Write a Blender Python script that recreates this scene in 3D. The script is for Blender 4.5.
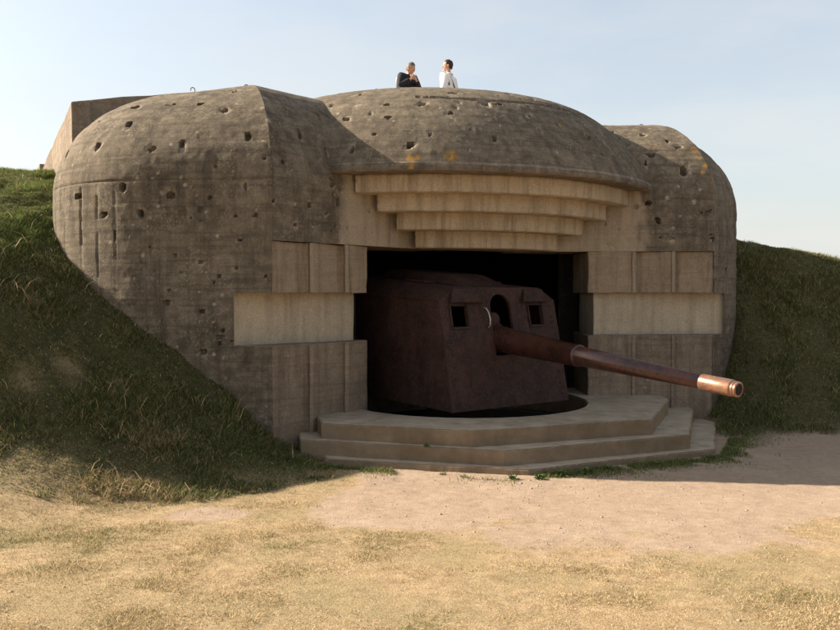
import bpy, bmesh, math, random
import numpy as np
from mathutils import Vector, Matrix, geometry as mgeo

for o in list(bpy.data.objects):
    bpy.data.objects.remove(o)
scene = bpy.context.scene
COL = scene.collection
R = math.radians
rng = np.random.default_rng(7)
random.seed(7)

# ------------------------------------------------------------------ camera
EYE = 2.11
cam_d = bpy.data.cameras.new('camera')
cam_d.sensor_width = 36
cam_d.lens = 35.14
cam_d.clip_end = 6000
cam = bpy.data.objects.new('camera', cam_d)
cam.location = (0, 0, EYE)
cam.rotation_euler = (R(90 - 1.54), 0, 0)
COL.objects.link(cam)
scene.camera = cam

# ------------------------------------------------------------------ sky + sun
SUN_EL = R(30)
SUN_AZ = R(-77)                 # measured from +Y, negative = to the left
sdir = Vector((math.sin(SUN_AZ) * math.cos(SUN_EL), math.cos(SUN_AZ) * math.cos(SUN_EL), math.sin(SUN_EL)))
world = bpy.data.worlds.new('World')
scene.world = world
world.use_nodes = True
wn, wl = world.node_tree.nodes, world.node_tree.links
wn.clear()
wout = wn.new('ShaderNodeOutputWorld')
wbg = wn.new('ShaderNodeBackground')
wbg.inputs['Strength'].default_value = 0.085
sky = wn.new('ShaderNodeTexSky')
sky.sky_type = 'NISHITA'
sky.sun_disc = False
sky.sun_elevation = SUN_EL
sky.sun_rotation = SUN_AZ
sky.air_density = 1.0
sky.dust_density = 2.6
sky.ozone_density = 1.6
wl.new(wbg.outputs[0], wout.inputs[0])
# thin white clouds, mostly low in the sky
tc = wn.new('ShaderNodeTexCoord')
sep = wn.new('ShaderNodeSeparateXYZ')
wl.new(tc.outputs['Generated'], sep.inputs[0])
mp = wn.new('ShaderNodeMapping')
mp.inputs['Scale'].default_value = (1.0, 1.0, 3.2)
wl.new(tc.outputs['Generated'], mp.inputs[0])
cn = wn.new('ShaderNodeTexNoise')
cn.inputs['Scale'].default_value = 3.4
cn.inputs['Detail'].default_value = 7
cn.inputs['Roughness'].default_value = 0.55
wl.new(mp.outputs[0], cn.inputs['Vector'])
cr = wn.new('ShaderNodeValToRGB')
cr.color_ramp.elements[0].position = 0.40
cr.color_ramp.elements[0].color = (0.62, 0.62, 0.62, 1)
cr.color_ramp.elements[1].position = 0.78
cr.color_ramp.elements[1].color = (1, 1, 1, 1)
wl.new(cn.outputs[0], cr.inputs[0])
hr = wn.new('ShaderNodeMapRange')
hr.inputs['From Min'].default_value = 0.02
hr.inputs['From Max'].default_value = 0.34
hr.inputs['To Min'].default_value = 0.95
hr.inputs['To Max'].default_value = 0.66
wl.new(sep.outputs[2], hr.inputs[0])
mm = wn.new('ShaderNodeMath')
mm.operation = 'MULTIPLY'
wl.new(cr.outputs[0], mm.inputs[0])
wl.new(hr.outputs[0], mm.inputs[1])
smix = wn.new('ShaderNodeMixRGB')
smix.inputs[2].default_value = (3.75, 3.74, 3.66, 1)
wl.new(mm.outputs[0], smix.inputs[0])
stint = wn.new('ShaderNodeMixRGB')
stint.blend_type = 'MULTIPLY'
stint.inputs[0].default_value = 1
stint.inputs[2].default_value = (1.0, 1.0, 0.93, 1)
wl.new(sky.outputs[0], stint.inputs[1])
wl.new(stint.outputs[0], smix.inputs[1])
wl.new(smix.outputs[0], wbg.inputs[0])

sun_d = bpy.data.lights.new('sun', 'SUN')
sun_d.energy = 5.0
sun_d.angle = R(0.6)
sun_d.color = (1.0, 0.87, 0.70)
sun = bpy.data.objects.new('sun', sun_d)
sun.rotation_euler = sdir.to_track_quat('Z', 'Y').to_euler()
sun.location = (-20, 10, 20)
COL.objects.link(sun)

vs = scene.view_settings
vs.view_transform = 'Standard'
vs.look = 'None'
vs.gamma = 1
vs.use_curve_mapping = False
vs.exposure = 1.46

# ------------------------------------------------------------------ helpers
def tag(o, label=None, cat=None, group=None, kind=None):
    if label: o['label'] = label
    if cat: o['category'] = cat
    if group: o['group'] = group
    if kind: o['kind'] = kind
    return o

def empty(name, loc=(0, 0, 0), rot=(0, 0, 0), parent=None):
    o = bpy.data.objects.new(name, None)
    o.location = loc
    o.rotation_euler = rot
    o.empty_display_size = 0.2
    if parent: o.parent = parent
    COL.objects.link(o)
    return o

def link_mesh(name, me, mat=None, parent=None):
    if mat: me.materials.append(mat)
    o = bpy.data.objects.new(name, me)
    if parent: o.parent = parent
    COL.objects.link(o)
    return o

def np_mesh(name, verts, faces, smooth=False, attrs=None):
    """verts (N,3), faces (M,k) of one size"""
    me = bpy.data.meshes.new(name)
    verts = np.asarray(verts, dtype=np.float32)
    faces = np.asarray(faces, dtype=np.int32)
    k = faces.shape[1]
    me.vertices.add(len(verts))
    me.vertices.foreach_set('co', verts.ravel())
    me.loops.add(faces.size)
    me.loops.foreach_set('vertex_index', faces.ravel())
    me.polygons.add(len(faces))
    me.polygons.foreach_set('loop_start', np.arange(0, faces.size, k, dtype=np.int32))
    if smooth:
        me.polygons.foreach_set('use_smooth', np.ones(len(faces), dtype=bool))
    for nm, arr in (attrs or {}).items():
        a = me.attributes.new(nm, 'FLOAT_COLOR', 'POINT')
        c = np.ones((len(verts), 4), dtype=np.float32)
        arr = np.asarray(arr, dtype=np.float32)
        c[:, :arr.shape[1]] = arr
        a.data.foreach_set('color', c.ravel())
    me.update(calc_edges=True)
    me.validate()
    if smooth: me.set_sharp_from_angle(angle=R(38))
    return me

def bm_mesh(name, bm, smooth=False):
    bmesh.ops.recalc_face_normals(bm, faces=bm.faces)
    me = bpy.data.meshes.new(name)
    bm.to_mesh(me)
    bm.free()
    if smooth:
        for p in me.polygons: p.use_smooth = True
    return me

def _hash(ix, iy, iz, seed):
    h = (ix * 374761393 + iy * 668265263 + iz * 2147483647 + seed * 974711) & 0xFFFFFFFF
    h = ((h ^ (h >> 13)) * 1274126177) & 0xFFFFFFFF
    h = h ^ (h >> 16)
    return (h & 0xFFFF) / 65535.0

def vnoise(p, scale, seed=0):
    """value noise 0..1 on (N,3)"""
    q = np.asarray(p, dtype=np.float64) * scale + 1000.0
    i = np.floor(q).astype(np.int64)
    f = q - i
    f = f * f * (3 - 2 * f)
    r = 0
    for dx in (0, 1):
        wx = f[:, 0] if dx else 1 - f[:, 0]
        for dy in (0, 1):
            wy = f[:, 1] if dy else 1 - f[:, 1]
            for dz in (0, 1):
                wz = f[:, 2] if dz else 1 - f[:, 2]
                r = r + wx * wy * wz * _hash(i[:, 0] + dx, i[:, 1] + dy, i[:, 2] + dz, seed)
    return r

def fbm(p, scale, seed=0, octs=4):
    s, a, t = 0, 0.5, 0
    for k in range(octs):
        s = s + a * vnoise(p, scale * 2 ** k, seed + k * 17)
        t += a
        a *= 0.5
    return s / t

def sstep(a, b, x):
    t = np.clip((x - a) / (b - a), 0, 1)
    return t * t * (3 - 2 * t)

# ------------------------------------------------------------------ materials
class NT:
    def __init__(self, name):
        self.m = bpy.data.materials.new(name)
        self.m.use_nodes = True
        self.n = self.m.node_tree.nodes
        self.l = self.m.node_tree.links
        self.b = self.n['Principled BSDF']
        self.tc = self.n.new('ShaderNodeTexCoord')
    def map(self, scale=(1, 1, 1), loc=(0, 0, 0)):
        m = self.n.new('ShaderNodeMapping')
        m.inputs['Scale'].default_value = scale
        m.inputs['Location'].default_value = loc
        self.l.new(self.tc.outputs['Object'], m.inputs[0])
        return m.outputs[0]
    def noise(self, vec, scale, detail=5, rough=0.6):
        t = self.n.new('ShaderNodeTexNoise')
        t.inputs['Scale'].default_value = scale
        t.inputs['Detail'].default_value = detail
        t.inputs['Roughness'].default_value = rough
        self.l.new(vec, t.inputs['Vector'])
        return t.outputs[0]
    def voro(self, vec, scale, rnd=1.0, out='Distance'):
        t = self.n.new('ShaderNodeTexVoronoi')
        t.inputs['Scale'].default_value = scale
        t.inputs['Randomness'].default_value = rnd
        self.l.new(vec, t.inputs['Vector'])
        return t.outputs[out]
    def ramp(self, fac, stops):
        r = self.n.new('ShaderNodeValToRGB')
        e = r.color_ramp.elements
        while len(e) < len(stops): e.new(0.5)
        for k, (p, c) in enumerate(stops):
            e[k].position = p
            if not isinstance(c, (tuple, list)): c = (c, c, c)
            e[k].color = tuple(c) + (1,)
        self.l.new(fac, r.inputs[0])
        return r.outputs[0]
    def mix(self, fac, a, b, mode='MIX'):
        m = self.n.new('ShaderNodeMixRGB')
        m.blend_type = mode
        for k, v in ((0, fac), (1, a), (2, b)):
            if isinstance(v, (int, float)): m.inputs[k].default_value = v if k == 0 else (v, v, v, 1)
            elif isinstance(v, (tuple, list)): m.inputs[k].default_value = tuple(v) + (1,)
            else: self.l.new(v, m.inputs[k])
        return m.outputs[0]
    def math(self, op, a, b=0.5):
        m = self.n.new('ShaderNodeMath')
        m.operation = op
        m.use_clamp = True
        for k, v in ((0, a), (1, b)):
            if isinstance(v, (int, float)): m.inputs[k].default_value = v
            else: self.l.new(v, m.inputs[k])
        return m.outputs[0]
    def attr(self, name):
        a = self.n.new('ShaderNodeAttribute')
        a.attribute_name = name
        s = self.n.new('ShaderNodeSeparateColor')
        self.l.new(a.outputs['Color'], s.inputs[0])
        return a.outputs['Color'], s.outputs
    def bump(self, h, strength=0.4, dist=0.02):
        b = self.n.new('ShaderNodeBump')
        b.inputs['Strength'].default_value = strength
        b.inputs['Distance'].default_value = dist
        self.l.new(h, b.inputs['Height'])
        self.l.new(b.outputs[0], self.b.inputs['Normal'])
    def col(self, c):
        if isinstance(c, (tuple, list)): self.b.inputs['Base Color'].default_value = tuple(c) + (1,)
        else: self.l.new(c, self.b.inputs['Base Color'])
    def set(self, rough=0.9, metal=0.0, spec=0.3):
        if isinstance(rough, (int, float)): self.b.inputs['Roughness'].default_value = rough
        else: self.l.new(rough, self.b.inputs['Roughness'])
        self.b.inputs['Metallic'].default_value = metal
        self.b.inputs['Specular IOR Level'].default_value = spec

def concrete(name, use_attr=True, dark=(0.092, 0.074, 0.054), mid=(0.172, 0.141, 0.104), light=(0.50, 0.405, 0.295), default_shelter=0.0, stain=0.5):
    t = NT(name)
    v = t.map()
    big = t.noise(v, 0.9, 6, 0.62)
    med = t.noise(v, 6.5, 7, 0.72)
    fine = t.noise(v, 55, 5, 0.8)
    grit = t.noise(v, 190, 2, 0.8)
    streak = t.noise(t.map((6.5, 6.5, 0.55)), 1.0, 6, 0.65)
    board = t.noise(t.map((0.8, 0.8, 17.0)), 1.0, 5, 0.65)
    weath = t.mix(t.ramp(big, [(0.36, 0), (0.66, 1)]), dark, mid)
    weath = t.mix(t.math('MULTIPLY', t.ramp(med, [(0.40, 0), (0.66, 1)]), 0.8), weath, tuple(c * 1.45 for c in mid))
    weath = t.mix(t.math('MULTIPLY', t.ramp(streak, [(0.46, 0), (0.66, 1)]), 0.55), weath, tuple(c * 0.60 for c in dark))
    weath = t.mix(t.math('MULTIPLY', t.ramp(board, [(0.50, 0), (0.62, 1)]), 0.42), weath, tuple(c * 0.66 for c in dark))
    # pale lichen spots, large and small
    sp = t.ramp(t.voro(v, 5.2), [(0.10, 1), (0.15, 0)])
    spm = t.ramp(t.noise(t.map((1, 1, 1), (7, 3, 1)), 1.7, 3), [(0.54, 0), (0.62, 1)])
    weath = t.mix(t.math('MULTIPLY', t.math('MULTIPLY', sp, spm), 0.7), weath, (0.42, 0.37, 0.29))
    sp2 = t.ramp(t.voro(v, 24), [(0.12, 1), (0.42, 0)])
    spm2 = t.ramp(t.noise(t.map((1, 1, 1), (2, 9, 4)), 2.6, 5), [(0.46, 0), (0.64, 1)])
    weath = t.mix(t.math('MULTIPLY', t.math('MULTIPLY', sp2, spm2), 0.45), weath, (0.38, 0.33, 0.25))
    # sheltered, unstained concrete
    lt = t.mix(t.ramp(big, [(0.3, 0), (0.7, 1)]), tuple(c * 0.80 for c in light), light)
    lt = t.mix(t.math('MULTIPLY', t.ramp(streak, [(0.46, 0), (0.66, 1)]), stain), lt, tuple(c * 0.42 for c in light))
    lt = t.mix(t.math('MULTIPLY', t.ramp(med, [(0.48, 0), (0.68, 1)]), 0.45), lt, tuple(c * 0.6 for c in light))
    if use_attr:
        col, s = t.attr('wear')
        shel = s[0]
        nb = t.math('SUBTRACT', t.math('ADD', shel, t.math('MULTIPLY', med, 0.5)), 0.25)
        c = t.mix(t.math('MULTIPLY', nb, t.ramp(shel, [(0.0, 0), (0.1, 1)])), weath, lt)
        c = t.mix(t.math('MULTIPLY', s[1], 0.8), c, (0.37, 0.315, 0.24))     # chipped, fresh aggregate
        c = t.mix(t.math('MULTIPLY', s[2], 0.9), c, (0.44, 0.24, 0.045))     # orange lichen
    else:
        c = t.mix(default_shelter, weath, lt)
    c = t.mix(t.math('MULTIPLY', t.ramp(fine, [(0.42, 0), (0.62, 1)]), 0.62), c, t.mix(1.0, c, (0.52, 0.50, 0.47), 'MULTIPLY'))
    c = t.mix(t.math('MULTIPLY', t.ramp(grit, [(0.52, 0), (0.70, 1)]), 0.40), c, t.mix(1.0, c, (1.75, 1.75, 1.7), 'MULTIPLY'))
    t.col(c)
    t.set(0.95, 0, 0.15)
    h = t.mix(0.55, fine, t.mix(0.5, med, board))
    t.bump(h, 0.85, 0.028)
    return t.m

M = {}
M['concrete'] = concrete('weathered_concrete')
M['concrete_block'] = concrete('cheek_concrete', False, dark=(0.17, 0.128, 0.096), mid=(0.27, 0.205, 0.150), light=(0.46, 0.355, 0.245), default_shelter=0.42, stain=0.85)
M['concrete_light'] = concrete('sheltered_concrete', False, light=(0.60, 0.50, 0.37), default_shelter=0.90, stain=0.45)
M['concrete_ledge'] = concrete('ledge_concrete', False, light=(0.55, 0.44, 0.31), default_shelter=0.92, stain=0.8)
M['concrete_rib'] = concrete('rib_concrete', False, light=(0.48, 0.385, 0.275), default_shelter=0.60, stain=0.5)
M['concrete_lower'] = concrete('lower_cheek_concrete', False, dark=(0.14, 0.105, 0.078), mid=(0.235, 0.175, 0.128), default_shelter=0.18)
M['concrete_rear'] = concrete('rear_wall_concrete', False, dark=(0.13, 0.10, 0.078), mid=(0.24, 0.19, 0.15), light=(0.55, 0.45, 0.32), default_shelter=0.15)
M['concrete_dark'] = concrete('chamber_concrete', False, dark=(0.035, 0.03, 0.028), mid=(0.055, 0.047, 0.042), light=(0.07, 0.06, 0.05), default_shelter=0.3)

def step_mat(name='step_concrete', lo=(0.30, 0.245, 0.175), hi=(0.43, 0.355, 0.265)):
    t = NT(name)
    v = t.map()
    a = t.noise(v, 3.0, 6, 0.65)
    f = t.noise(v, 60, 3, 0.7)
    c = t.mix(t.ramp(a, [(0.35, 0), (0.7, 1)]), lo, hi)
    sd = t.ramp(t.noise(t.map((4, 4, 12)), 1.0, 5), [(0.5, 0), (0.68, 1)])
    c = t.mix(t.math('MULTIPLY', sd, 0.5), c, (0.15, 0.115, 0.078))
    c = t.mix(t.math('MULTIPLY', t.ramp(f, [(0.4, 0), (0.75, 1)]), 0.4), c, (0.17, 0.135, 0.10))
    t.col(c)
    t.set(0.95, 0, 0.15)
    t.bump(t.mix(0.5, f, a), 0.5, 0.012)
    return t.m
M['step'] = step_mat()
M['riser'] = step_mat('shade_toned_riser_concrete', (0.16, 0.112, 0.068), (0.26, 0.19, 0.125))  # step concrete again, with riser shade and warm bounce put into the colour

def rust(name, a=(0.062, 0.030, 0.024), b=(0.115, 0.054, 0.042), rough=(0.42, 0.68), spec=0.45, metal=0.0, bmp=0.5):
    t = NT(name)
    v = t.map()
    n1 = t.noise(v, 2.6, 6, 0.6)
    n2 = t.noise(v, 36, 4, 0.7)
    st = t.noise(t.map((7, 7, 0.8)), 1.0, 5)
    c = t.mix(t.ramp(n1, [(0.35, 0), (0.68, 1)]), a, b)
    c = t.mix(t.math('MULTIPLY', t.ramp(st, [(0.48, 0), (0.7, 1)]), 0.5), c, tuple(x * 0.55 for x in a))
    c = t.mix(t.math('MULTIPLY', t.ramp(n2, [(0.50, 0), (0.66, 1)]), 0.5), c, tuple(x * 1.7 for x in b))
    n4 = t.noise(t.map((1, 1, 1), (3, 8, 2)), 9, 6, 0.75)
    c = t.mix(t.math('MULTIPLY', t.ramp(n4, [(0.52, 0), (0.60, 1)]), 0.45), c, (b[0] * 1.5, b[1] * 1.15, b[2] * 0.8))
    c = t.mix(t.math('MULTIPLY', t.ramp(n4, [(0.34, 1), (0.42, 0)]), 0.55), c, tuple(x * 0.4 for x in a))
    t.col(c)
    t.set(t.ramp(n1, [(0.3, rough[0]), (0.7, rough[1])]), metal, spec)
    t.bump(t.mix(0.5, n2, n4), bmp, 0.008)
    return t.m
M['shield'] = rust('rusted_armour_plate', (0.026, 0.015, 0.0125), (0.056, 0.031, 0.025), (0.65, 0.85), 0.15)
M['barrel'] = rust('brown_barrel_steel', (0.042, 0.018, 0.014), (0.070, 0.029, 0.022), (0.20, 0.34), 0.7, 0.35, 0.16)
M['muzzle'] = rust('worn_bright_muzzle_steel', (0.24, 0.125, 0.080), (0.33, 0.185, 0.125), (0.22, 0.38), 0.6, 0.6, 0.16)
M['black'] = rust('black_bore', (0.012, 0.010, 0.010), (0.018, 0.014, 0.013), (0.7, 0.8), 0.2)
M['iron'] = rust('rusty_iron', (0.05, 0.03, 0.022), (0.11, 0.06, 0.04), (0.6, 0.8), 0.3)
M['handle'] = rust('worn_pale_steel', (0.30, 0.27, 0.24), (0.42, 0.38, 0.34), (0.3, 0.4), 0.5, 0.3)

def plain(name, c, rough=0.8, var=0.15, scale=14):
    t = NT(name)
    n = t.noise(t.map(), scale, 4)
    t.col(t.mix(t.ramp(n, [(0.3, 0), (0.7, 1)]), tuple(x * (1 - var) for x in c), tuple(min(1, x * (1 + var)) for x in c)))
    t.set(rough, 0, 0.25)
    t.bump(n, 0.3, 0.01)
    return t.m

def ground_mat():
    t = NT('ground_soil')
    v = t.map()
    col, s = t.attr('zone')       # R dirt, G green
    n1 = t.noise(v, 1.3, 6, 0.65)
    n2 = t.noise(v, 9, 6, 0.7)
    n3 = t.noise(v, 75, 4, 0.75)
    straw = t.mix(t.ramp(n2, [(0.35, 0), (0.68, 1)]), (0.29, 0.205, 0.118), (0.45, 0.335, 0.205))
    straw = t.mix(t.math('MULTIPLY', t.ramp(n1, [(0.45, 0), (0.7, 1)]), 0.7), straw, (0.235, 0.205, 0.105))
    soil = t.mix(t.ramp(n2, [(0.3, 0), (0.7, 1)]), (0.30, 0.220, 0.158), (0.415, 0.315, 0.235))
    soil = t.mix(t.math('MULTIPLY', t.ramp(n1, [(0.5, 0), (0.7, 1)]), 0.6), soil, (0.45, 0.355, 0.27))
    peb = t.ramp(t.voro(v, 34), [(0.12, 1), (0.22, 0)])
    pm = t.ramp(t.noise(t.map((1, 1, 1), (5, 5, 5)), 14, 2), [(0.6, 0), (0.66, 1)])
    soil = t.mix(t.math('MULTIPLY', t.math('MULTIPLY', peb, pm), 0.7), soil, (0.16, 0.12, 0.09))
    green = t.mix(t.ramp(n2, [(0.35, 0), (0.65, 1)]), (0.042, 0.040, 0.018), (0.090, 0.082, 0.034))
    dm = t.math('ADD', s[0], t.math('MULTIPLY', t.math('SUBTRACT', n2, 0.5), 0.6))
    c = t.mix(t.ramp(dm, [(0.30, 0), (0.62, 1)]), straw, soil)
    c = t.mix(s[1], c, green)
    c = t.mix(t.math('MULTIPLY', t.ramp(n3, [(0.42, 0), (0.66, 1)]), 0.6), c, t.mix(1.0, c, (0.55, 0.52, 0.49), 'MULTIPLY'))
    n4 = t.noise(v, 28, 5, 0.75)
    c = t.mix(t.math('MULTIPLY', t.ramp(n4, [(0.50, 0), (0.68, 1)]), 0.4), c, t.mix(1.0, c, (1.35, 1.33, 1.30), 'MULTIPLY'))
    t.col(c)
    t.set(0.97, 0, 0.1)
    t.bump(t.mix(0.45, n3, n2), 0.9, 0.03)
    return t.m
M['ground'] = ground_mat()

def grass_mat():
    t = NT('grass_blades')
    col, s = t.attr('tint')
    t.col(col)
    t.set(0.75, 0, 0.2)
    tr = t.n.new('ShaderNodeBsdfTranslucent')
    t.l.new(col, tr.inputs[0])
    mx = t.n.new('ShaderNodeMixShader')
    mx.inputs[0].default_value = 0.28
    t.l.new(t.b.outputs[0], mx.inputs[1])
    t.l.new(tr.outputs[0], mx.inputs[2])
    t.l.new(mx.outputs[0], t.n['Material Output'].inputs[0])
    return t.m
M['grass'] = grass_mat()

# ------------------------------------------------------------------ casemate frame
YAW = R(23)
ORG = np.array((1.114, 12.558))
CY, SY = math.cos(YAW), math.sin(YAW)
def to_local(x, y):
    dx, dy = x - ORG[0], y - ORG[1]
    return dx * CY + dy * SY, -dx * SY + dy * CY
def to_world(lx, ly):
    return ORG[0] + lx * CY - ly * SY, ORG[1] + lx * SY + ly * CY

ZR = 5.10            # roof of the wings
ZRB = 5.25           # top of the brow
RR = 1.60            # rounding radius
ZL = 2.78            # lintel
ZG0, ZG1 = 1.43, 2.11   # groove
SPL = math.atan2(0.8, 1.74)   # splay of the cheeks
OUT = R(28)
ARR = np.array((3.59, -0.80))
GUN = (0.72, 12.70)
PIT_R = 1.85

# ------------------------------------------------------------------ ground
def sp(a, k):
    return k * np.logaddexp(0, a / k)

def ground_z(x, y):
    x = np.asarray(x, dtype=float); y = np.asarray(y, dtype=float)
    base = 0.062 * sp(8.7 - y, 0.35) - 0.01
    base = np.where(y < 0, 0.5, base)
    lx, ly = to_local(x, y)
    L = 1.62 - 0.60 * (x + 3.5) + 0.55 * (y - 10.6)
    top = np.minimum(3.15 + 0.27 * (y - 11.0), 4.5)
    Ff = 0.34 * (y - 6.9) + 2.1 * sp(y - 8.75, 0.15)
    L = L - sp(L - Ff, 0.30)
    h = sp(L, 0.20)
    h = top - sp(top - h, 0.35)
    h = h + 0.85 * np.exp(-((x + 8.0) / 1.2) ** 2 - ((y - 9.9) / 0.9) ** 2)  # unseen knoll left of view, added for the shadow it throws on the lawn
    h = np.maximum(h, 0) * sstep(-3.0, -4.3, lx)
    h = h * (1 - sstep(22, 60, np.hypot(x + 6, y - 14)))
    Rr = 0.82 * (y - 12.15)
    capr = np.maximum(3.22 - 0.27 * (x - 6.2), 0.8)
    hr = sp(Rr, 0.16)
    hr = capr - sp(capr - hr, 0.22)
    hr = np.maximum(hr, 0) * sstep(4.35, 5.7, x) * (1 - sstep(22, 60, np.hypot(x - 9, y - 16)))
    p = np.stack([x.ravel(), y.ravel(), np.zeros(x.size)], 1)
    near = np.exp(-((np.hypot(x, y - 9) / 40) ** 2))
    nz = (fbm(p, 0.8, 3, 4).reshape(x.shape) - 0.5) * 0.16 * np.clip((h + hr) * 1.2 + 0.15, 0, 1.6)
    nz = nz + (fbm(p, 5.0, 11, 3).reshape(x.shape) - 0.5) * (0.025 + 0.07 * np.clip(h + hr, 0, 1))
    return base + h + hr + nz * near

def dirt_mask(x, y):
    x = np.asarray(x, dtype=float); y = np.asarray(y, dtype=float)
    p = np.stack([x.ravel(), y.ravel(), np.zeros(x.size)], 1)
    n = (fbm(p, 1.1, 31, 4).reshape(x.shape) - 0.5)
    a = sstep(-1.25, -0.35, x + n * 0.9 + 0.10 * (y - 8)) * sstep(6.1, 7.6, y + n * 2.2 + 0.05 * x)
    a = a * (1 - sstep(12.1, 12.6, y))
    b = np.exp(-(((x + 1.95) / 0.42) ** 2 + ((y - 7.55) / 0.33) ** 2) * 1.2) * 1.2
    return np.clip(np.maximum(a, b) + n * 0.3 * (a > 0.02), 0, 1)

def bare_slope(x, y):
    x = np.asarray(x, dtype=float); y = np.asarray(y, dtype=float)
    r = np.zeros(x.shape)
    for bx, by, sx, sy in ((-4.05, 9.45, 0.16, 0.14), (-4.75, 10.0, 0.18, 0.14), (-3.55, 9.6, 0.12, 0.10), (-4.4, 9.1, 0.15, 0.12)):
        r = np.maximum(r, np.exp(-((x - bx) / sx) ** 2 - ((y - by) / sy) ** 2))
    return r

def green_mask(x, y):
    x = np.asarray(x, dtype=float); y = np.asarray(y, dtype=float)
    lx, ly = to_local(x, y)
    L = 1.62 - 0.60 * (x + 3.5) + 0.55 * (y - 10.6)
    g = sstep(-0.75, 0.35, L) * sstep(-2.4, -3.4, lx) * sstep(7.6, 9.0, y + 0.25 * (x + 4))
    g = np.maximum(g, 0.95 * sstep(-0.25, 0.15, 0.82 * (y - 12.15)) * sstep(4.3, 4.9, x))
    return g * (1 - 0.55 * bare_slope(x, y))

def build_ground():
    def axis(lo, hi, step, far):
        core = np.arange(lo, hi + 1e-6, step)
        out = step * 1.0
        a, b = [], []
        p = lo
        while p > -far:
            out *= 1.45; p -= out; a.append(p)
        out = step * 1.0
        p = hi
        while p < far:
            out *= 1.45; p += out; b.append(p)
        return np.concatenate([np.array(a[::-1]), core, np.array(b)])
    xs = axis(-9.5, 9.5, 0.06, 2500)
    ys = axis(2.6, 18, 0.06, 2500)
    X, Y = np.meshgrid(xs, ys)
    Z = ground_z(X, Y)
    V = np.stack([X.ravel(), Y.ravel(), Z.ravel()], 1)
    nx, ny = len(xs), len(ys)
    i = np.arange((nx) * (ny)).reshape(ny, nx)
    F = np.stack([i[:-1, :-1].ravel(), i[:-1, 1:].ravel(), i[1:, 1:].ravel(), i[1:, :-1].ravel()], 1)
    zone = np.stack([dirt_mask(X, Y).ravel(), green_mask(X, Y).ravel(), np.zeros(X.size)], 1)
    zone[:, 0] = np.maximum(zone[:, 0], bare_slope(X, Y).ravel() * 0.25)
    me = np_mesh('ground', V, F, True, {'zone': zone})
    o = link_mesh('ground', me, M['ground'])
    o['kind'] = 'structure'
    o['label'] = 'dry grassy ground rising into two earth banks beside the bunker'
build_ground()

# ------------------------------------------------------------------ casemate
casemate = empty('gun_casemate', (ORG[0], ORG[1], 0), (0, 0, YAW))
tag(casemate, 'large weathered concrete gun bunker with rounded roof brow and stepped embrasure', 'bunker')

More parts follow.
